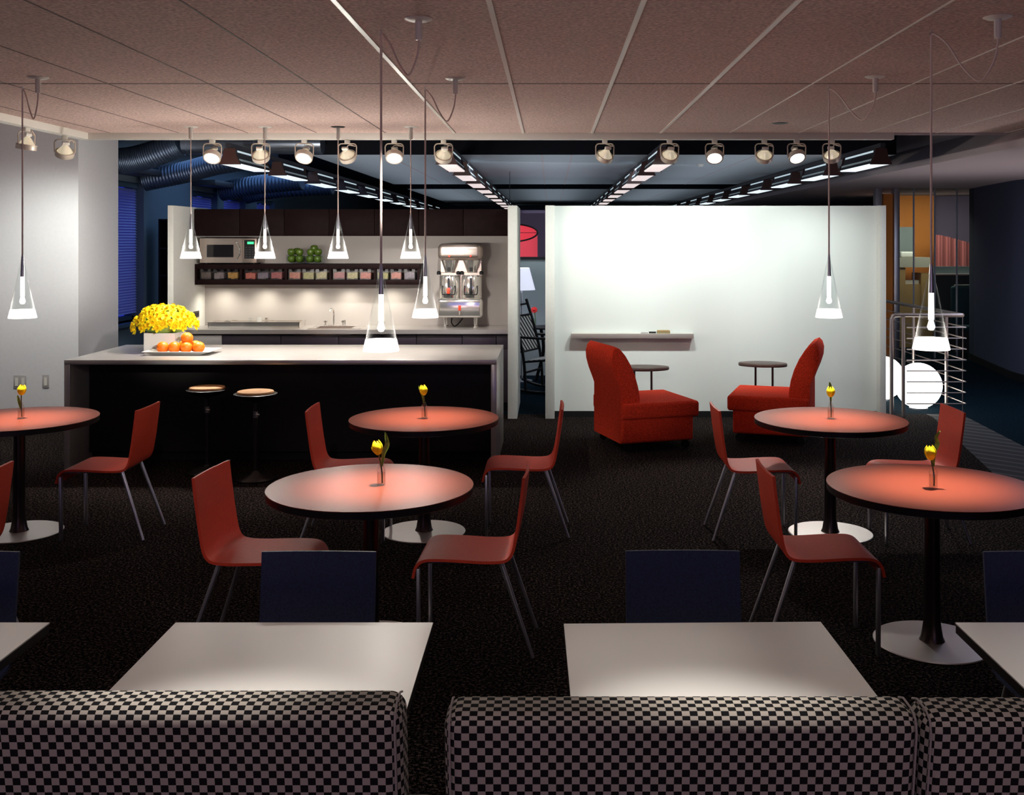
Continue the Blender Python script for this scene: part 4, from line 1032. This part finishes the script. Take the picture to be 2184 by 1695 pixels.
# ------------------------------------------------------------------ track spotlights
def make_head(label, loc, yaw, pitch, power=0, deg=50, color=(1, .97, .92), base_rz=0., lit=True):
    """yaw: heading of the beam in the plan (0 = into the room, pi = to the camera); pitch from straight down"""
    t = thing('track_spotlight', label, 'spotlight', loc, base_rz, 'track spotlights')
    MB().box(-.024, .024, -.018, .018, -.034, 0).build('track_adapter', M['metal_white'], t, bevel=.003)
    yk = smooth_path([(-.083, 0, -.150), (-.083, 0, -.10), (-.083, 0, -.062), (-.066, 0, -.040), (-.03, 0, -.036), (.03, 0, -.036), (.066, 0, -.040), (.083, 0, -.062), (.083, 0, -.10), (.083, 0, -.150)], 4)
    MB().tube(yk, .0055, 8).build('yoke', M['lamp_ring'], t)
    zp = -.150
    R = Matrix.Translation((0, 0, zp)) @ Matrix.Rotation(yaw - base_rz, 4, 'Z') @ Matrix.Rotation(pitch, 4, 'X')
    m = MB().lathe([(.066, -.032), (.078, -.032), (.080, -.028), (.080, .012), (.066, .012), (.066, -.032)], 32, cap=False); m.xf(R); ring = m.build('lamp_ring', M['lamp_ring'], t)
    m = MB().lathe([(.066, .004), (.050, .032), (.028, .062), (.018, .070), (.018, .078), (0, .078)], 28, cap=False); m.xf(R); m.build('reflector', M['refl'], ring)
    m = MB().lathe([(0, -.024), (.066, -.024)], 28, cap=False); m.xf(R); m.build('lens', M['lens'], ring)
    m = MB(); m.box(-.03, .03, -.012, .012, .076, .104); m.xf(R); m.build('lamp_socket', M['metal_white'], ring, bevel=.004)
    p0 = R @ Vector((.02, 0, .104)); 
    MB().tube(smooth_path([(0, 0, -.036), (.03, .01, -.045), (.072 if yaw else -.07, 0, -.06), p0 + Vector((.02, 0, .02)), p0], 6), .004, 7).build('flex_cable', M['lamp_ring'], t)
    if power:
        Rw = Matrix.Translation(loc) @ Matrix.Rotation(base_rz, 4, 'Z') @ R
        a = Rw @ Vector((0, 0, -.045)); b = Rw @ Vector((0, 0, -1.2))
        spot(a, b, power, deg, .75, color, .05)
    return t
ZT_ = PZ(297, YE) + .0
YT = YE + .045
A = math.radians
WB = (.88, 1, .96)
heads = [(453, PI, 38, 30, 40, NEUT, 'track spotlight facing out with its lens lit, first on the long beam beside the column'),
         (556, 0.1, 46, 45, 56, NEUT, 'track spotlight turned to the kitchen, behind the second bar pendant cord'),
         (649, PI - .1, 38, 30, 40, NEUT, 'track spotlight facing out with its lens lit, between the second and third bar pendants'),
         (741, -.15, 46, 45, 56, NEUT, 'track spotlight turned to the kitchen, just past the third bar pendant cord'),
         (841, PI + .1, 38, 34, 40, NEUT, 'track spotlight facing out with its lens lit, between the two tall cords'),
         (946, .25, 46, 110, 56, NEUT, 'track spotlight turned to the coffee brewer, last of the kitchen group'),
         (1290, .45, 42, 42, 100, WB, 'track spotlight washing the whiteboard, first past the doorway, with a looped cable'),
         (1428, .1, 46, 64, 100, WB, 'track spotlight washing the whiteboard, second past the doorway'),
         (1524, PI - .1, 40, 130, 56, NEUT, 'track spotlight facing out with its lens lit, over the gap between the lounge chairs'),
         (1630, -.05, 46, 64, 100, WB, 'track spotlight washing the whiteboard, above the lounge chair near the railing'),
         (1699, PI + .15, 38, 100, 50, NEUT, 'track spotlight facing out with its lens half lit, next to the last one'),
         (1774, -.4, 40, 36, 90, WB, 'track spotlight washing the whiteboard, last on the long beam')]
for px, yaw, pit, pw, deg, col, lb in heads:
    make_head(lb, (PX(px, YT), YT, ZT_), yaw, A(pit), pw, deg, col)
xl = CX0 - .05
make_head('track spotlight on the short side beam, nearer the swagged cone lamp', (xl, 8.62, ZT_), A(75), A(10), 0, 60, WARM, A(70))
make_head('track spotlight on the short side beam, nearer the beam corner', (xl, 9.30, ZT_), A(35), A(32), 34, 120, (.95, 1, .9), A(20))
spot((xl - .05, 8.6, 2.6), (-5.3, 10.3, .4), 62, 110, .9, (.96, 1, .92), .05)
# lamps fixed under the open shelf light the counter
for x in (470, 560, 650, 740, 830):
    spot((PX(x, 11.8), 11.82, sz0 - .01), (PX(x, 11.8), 11.86, 0), 8.0, 150, 1, (1, .95, .80), .02)
# ------------------------------------------------------------------ railing, globes
rx0, rx1, ry0, ry1, rz_ = 3.618, 4.37, 11.14, 14.6, PZ(672, 11.14)
t = thing('railing', 'stainless railing with thin horizontal bars turning a corner past the whiteboard', 'railing', (rx0, ry0, 0))
dx = rx1 - rx0
MB().tube(smooth_path([(0, 0, 0), (0, 0, .5), (0, 0, rz_ - .09), (.012, 0, rz_ - .03), (.06, 0, rz_), (dx * .6, 0, rz_), (dx, 0, rz_)], 6), .021, 14).build('top_rail', M['steel'], t)
MB().tube([(dx, 0, rz_), (dx, ry1 - ry0, rz_)], .021, 14).build('top_rail', M['steel'], t)
MB().tube([(dx, -.005, 0.0), (dx, -.005, rz_ - .01)], .004, 8).build('tie_rod', M['steel'], t)
for x, y in ((.125, 0), (dx, .45), (dx, 1.5), (dx, 2.6), (dx, 3.4)): MB().tube([(x, y, 0), (x, y, rz_ - .015)], .019, 12).build('post', M['steel'], t)
for k in range(8):
    z = .14 + k * .1155
    MB().tube([(.15, -.03, z), (dx + .02, -.03, z), (dx + .03, -.02, z), (dx + .03, ry1 - ry0, z)], .0065, 8).build('bar', M['steel'], t)
for i, (px, Y, r, lb) in enumerate(((1959, 11.62, .25, 'big glowing opal globe lamp on the floor behind the railing'), (1882, 12.3, .25, 'second glowing opal globe half hidden by the whiteboard wing'))):
    t = thing('globe_lamp', lb, 'floor lamp', (PX(px, Y), Y, 0))
    MB().sphere((0, 0, r + .012), r, 40, 24).build('globe', M['globe'], t, ang=80)
    MB().lathe([(0, 0), (.10, 0), (.10, .02), (.06, .03), (0, .03)], 28).build('foot', M['alu'], t)
# ------------------------------------------------------------------ lounge corner seen through the doorway
Yd = 15.3
m = MB(); R_, h_ = .40, .46
m.lathe([(R_, 0), (R_, h_), (R_ - .006, h_), (R_ - .006, 0), (R_, 0)], 56, cap=False)
Mx = Matrix.Translation((PX(1088, Yd), Yd, PZ(560, Yd))) @ Matrix.Rotation(A(19), 4, 'X')
t = thing('drum_lamp', 'large tilted red drum lampshade hanging behind the doorway partition', 'hanging lamp', (0, 0, 0))
m.xf(Mx); m.build('lamp_shade', M['red_shade'], t)
m = MB()
for z in (0, h_): m.tube([(R_ * math.cos(k * PI / 24), R_ * math.sin(k * PI / 24), z) for k in range(48)], .012, 8, closed=True)
m.xf(Mx); m.build('wire_ring', M['black'], t)
top = Mx @ Vector((0, 0, h_))
MB().tube([top, (top.x, top.y, ZC)], .004, 6).build('cord', M['black'], t)
m = MB()
for k in range(3): a = k * 2.094; m.tube([(0, 0, h_), (R_ * math.cos(a), R_ * math.sin(a), h_)], .004, 6)
m.xf(Mx); m.build('spider_frame', M['black'], t)
Yd = 13.9
t = thing('floor_lamp', 'slim floor lamp with a white conical shade in the doorway', 'floor lamp', (PX(1113, Yd), Yd, 0))
zb, zt = PZ(618, Yd), PZ(571, Yd)
MB().lathe([(.178, zb), (.10, zt), (.097, zt), (.175, zb), (.178, zb)], 40, cap=False).build('lamp_shade', M['white_shade'], t)
MB().tube([(0, 0, .02), (0, 0, zt - .02)], .010, 10).build('pole', M['alu'], t)
MB().lathe([(0, 0), (.14, 0), (.14, .015), (.02, .03), (0, .03)], 32).build('foot', M['alu'], t)
point((PX(1113, Yd), Yd, (zb + zt) / 2), 6, (1, .95, 1), .05)
t = thing('rocking_chair', 'black rocking chair with woven tape seat and back, half behind the doorway', 'chair', (PX(1160, 13.0), 13.0, 0), A(-24))
m0 = lambda P, r=.017: MB().tube(smooth_path(P, 6), r, 10)
for s in (-.25, .25):
    m0([(-.42, s, .10), (-.2, s, .035), (.1, s, .02), (.4, s, .06), (.52, s, .10)], .018).build('rocker', M['black'], t)
    m0([(-.13, s, .03), (-.16, s, .42), (-.24, s, .75), (-.36, s, 1.12)], .018).build('back_post', M['black'], t)
    m0([(.30, s, .035), (.30, s, .36), (.31, s, .66)], .018).build('front_leg', M['black'], t)
    m0([(-.23, s, .68), (.05, s, .675), (.38, s * 1.08, .67)], .016).build('armrest', M['black'], t)
    m0([(-.15, s, .38), (.30, s, .43)], .014).build('side_rail', M['black'], t)
for P in ([(-.35, -.25, 1.06), (-.36, .25, 1.06)], [(-.19, -.25, .50), (-.19, .25, .50)], [(-.30, -.25, .93), (-.30, .25, .93)], [(.30, -.25, .43), (.30, .25, .43)], [(.30, -.25, .25), (.30, .25, .25)], [(-.14, -.25, .25), (-.14, .25, .25)]):
    m0(P, .013).build('cross_rail', M['black'], t)
m = MB(); m.add([(-.14, -.235, .395), (.30, -.235, .445), (.30, .235, .445), (-.14, .235, .395), (-.14, -.235, .38), (.30, -.235, .43), (.30, .235, .43), (-.14, .235, .38)], [(0, 1, 2, 3), (7, 6, 5, 4), (0, 4, 5, 1), (1, 5, 6, 2), (2, 6, 7, 3), (3, 7, 4, 0)])
m.build('woven_seat', M['woven'], t)
m = MB(); m.add([(-.185, -.235, .50), (-.185, .235, .50), (-.30, .235, .93), (-.30, -.235, .93), (-.20, -.235, .495), (-.20, .235, .495), (-.315, .235, .925), (-.315, -.235, .925)], [(0, 1, 2, 3), (7, 6, 5, 4), (0, 4, 5, 1), (1, 5, 6, 2), (2, 6, 7, 3), (3, 7, 4, 0)])
m.build('woven_back', M['woven'], t)
Yd = 13.85
tx = PX(1170, Yd)
t = thing('lamp_table', 'small round black side table behind the rocking chair', 'side table', (tx, Yd, 0))
zt = PZ(696, Yd)
MB().lathe([(0, zt - .025), (.25, zt - .025), (.255, zt - .012), (.25, zt), (0, zt)], 36).build('top', M['black'], t)
for k in range(3):
    a = k * 2.094 + 2.6; MB().tube(smooth_path([(.12 * math.cos(a), .12 * math.sin(a), zt - .025), (.08 * math.cos(a), .08 * math.sin(a), .4), (.2 * math.cos(a), .2 * math.sin(a), .0)], 6), .022, 10).build('leg', M['black'], t)
gx = PX(1141, Yd - .05)
t = thing('flower_vase', 'slim clear vase on the black side table in the doorway', 'vase', (gx, Yd - .05, zt))
MB().lathe([(0, 0), (.02, 0), (.022, .01), (.018, .10), (.02, .11), (.016, .10), (.018, .012), (0, .008)], 20).build('glass_tube', M['glass'], t)
t = thing('gerbera', 'single red gerbera flower in the slim vase in the doorway', 'flower', (gx, Yd - .05, zt + .0095))
zf = PZ(660, Yd) - zt - .01
MB().tube(smooth_path([(0, 0, 0), (.004, 0, .1), (-.008, -.01, zf)], 6), .005, 8).build('stem', M['green'], t)
m = MB()
for k in range(16):
    a = k * PI / 8; st = len(m.v); m.add([(.006, -.006, .002), (.03, -.009, .004), (.05, 0, .0), (.03, .009, .004), (.006, .006, .002), (.03, 0, -.003)], [(0, 1, 2, 3, 4), (0, 5, 1), (1, 5, 2), (2, 5, 3), (3, 5, 4), (4, 5, 0)]); m.xf(Matrix.Rotation(a, 4, 'Z'), st)
m.lathe([(0, .012), (.012, .008), (.014, 0), (0, -.003)], 12)
m.xf(Matrix.Translation((-.01, -.014, zf)) @ Matrix.Rotation(A(70), 4, 'X')); m.build('petals', M['gerbera'], t)
# ------------------------------------------------------------------ rooms behind the glass front
Y = 18.2
t = thing('reception_counter', 'tan cabinet block with a pale top band behind the office glass', 'counter', (0, Y, 0))
MB().box(PX(1918, Y), PX(1986, Y), 0, .5, PZ(570, Y), PZ(549, Y)).build('top_band', M['beige'], t)
MB().box(PX(1918, Y), PX(1932, Y), .02, .5, 0, PZ(571, Y)).build('side_panel', M['tan'], t)
MB().box(PX(1932, Y), PX(1966, Y), .05, .5, .0, PZ(606, Y)).build('drawer_block', M['tan'], t)
MB().box(PX(1966, Y), PX(1990, Y), .02, .5, 0, PZ(583, Y)).build('side_panel', M['tan'], t)
MB().box(PX(1934, Y), PX(1964, Y), .1, .3, PZ(606, Y), PZ(598, Y)).build('paper_tray', M['metal_white'], t)
tag(MB().rbox((.12, .1, .05), .03, (PX(1932, 18.4), 18.4, PZ(549, Y) + .05), 3).build('paper_bundle', M['ceramic']), 'pale crumpled bundle on the counter behind the office glass', 'paper')
tag(MB().box(PX(1918, 18.9), PX(1950, 18.9), 18.95, 19.0, PZ(548, 18.9), PZ(484, 18.9)).build('glass_board', M['grey_wall']), 'pale sage board on the orange wall behind the office glass', 'board')
Y = 18.6
m = MB(); a, b = PX(1995, Y), 8.3
m.grid(lambda u, v: Vector((a + (b - a) * u, Y + .03 * math.sin(u * 60) + .2 * math.sin(u * 2), v * (PZ(500, Y) - .42 * u ** 1.3))), 120, 1)
g2 = len(m.v); m.add([v + Vector((0, .01, 0)) for v in m.v[:g2]], [list(reversed(f)) for f in m.f])
tag(m.build('pleated_curtain', M['pink']), 'dusty pink pleated curtain screen behind the office glass', 'curtain')
t = thing('office_desk', 'dark desk front with a glass edged grey top behind the office glass', 'desk', (0, 17.6, 0))
Y = 17.6
MB().box(PX(1992, Y), 7.6, 0, .06, PZ(583, Y), PZ(568, Y)).build('privacy_screen', M['grey_wall'], t)
MB().box(PX(1992, Y), 7.6, -.1, .3, PZ(586, Y), PZ(584, Y)).build('desktop', M['alu'], t)
MB().box(PX(1992, Y), 7.6, 0, .04, 0, PZ(587, Y)).build('modesty_panel', M['dkbrown'], t)
t = thing('office_chair', 'dark teal office chair with a pale top edge beside the navy wall', 'chair', (PX(2070, 16.9), 16.9, 0))
MB().rbox((.24, .05, .32), .045, (0, .2, .80), 3).build('backrest', M['teal'], t); MB().box(-.18, .18, .17, .23, 1.1195, 1.14).build('pale_trim', M['beige'], t)
MB().rbox((.24, .22, .045), .04, (0, -.02, .46), 3).build('seat', M['teal'], t)
MB().tube([(0, 0, .06), (0, 0, .42)], .025, 12).build('gas_column', M['black'], t)
MB().tube([(0, .2, .45), (0, .2, .55)], .02, 8).build('back_bracket', M['black'], t)
for k in range(5):
    a = k * 1.2566; MB().tube([(0, 0, .06), (.26 * math.cos(a), .26 * math.sin(a), .035)], [.022, .014], 8).build('star_leg', M['black'], t)
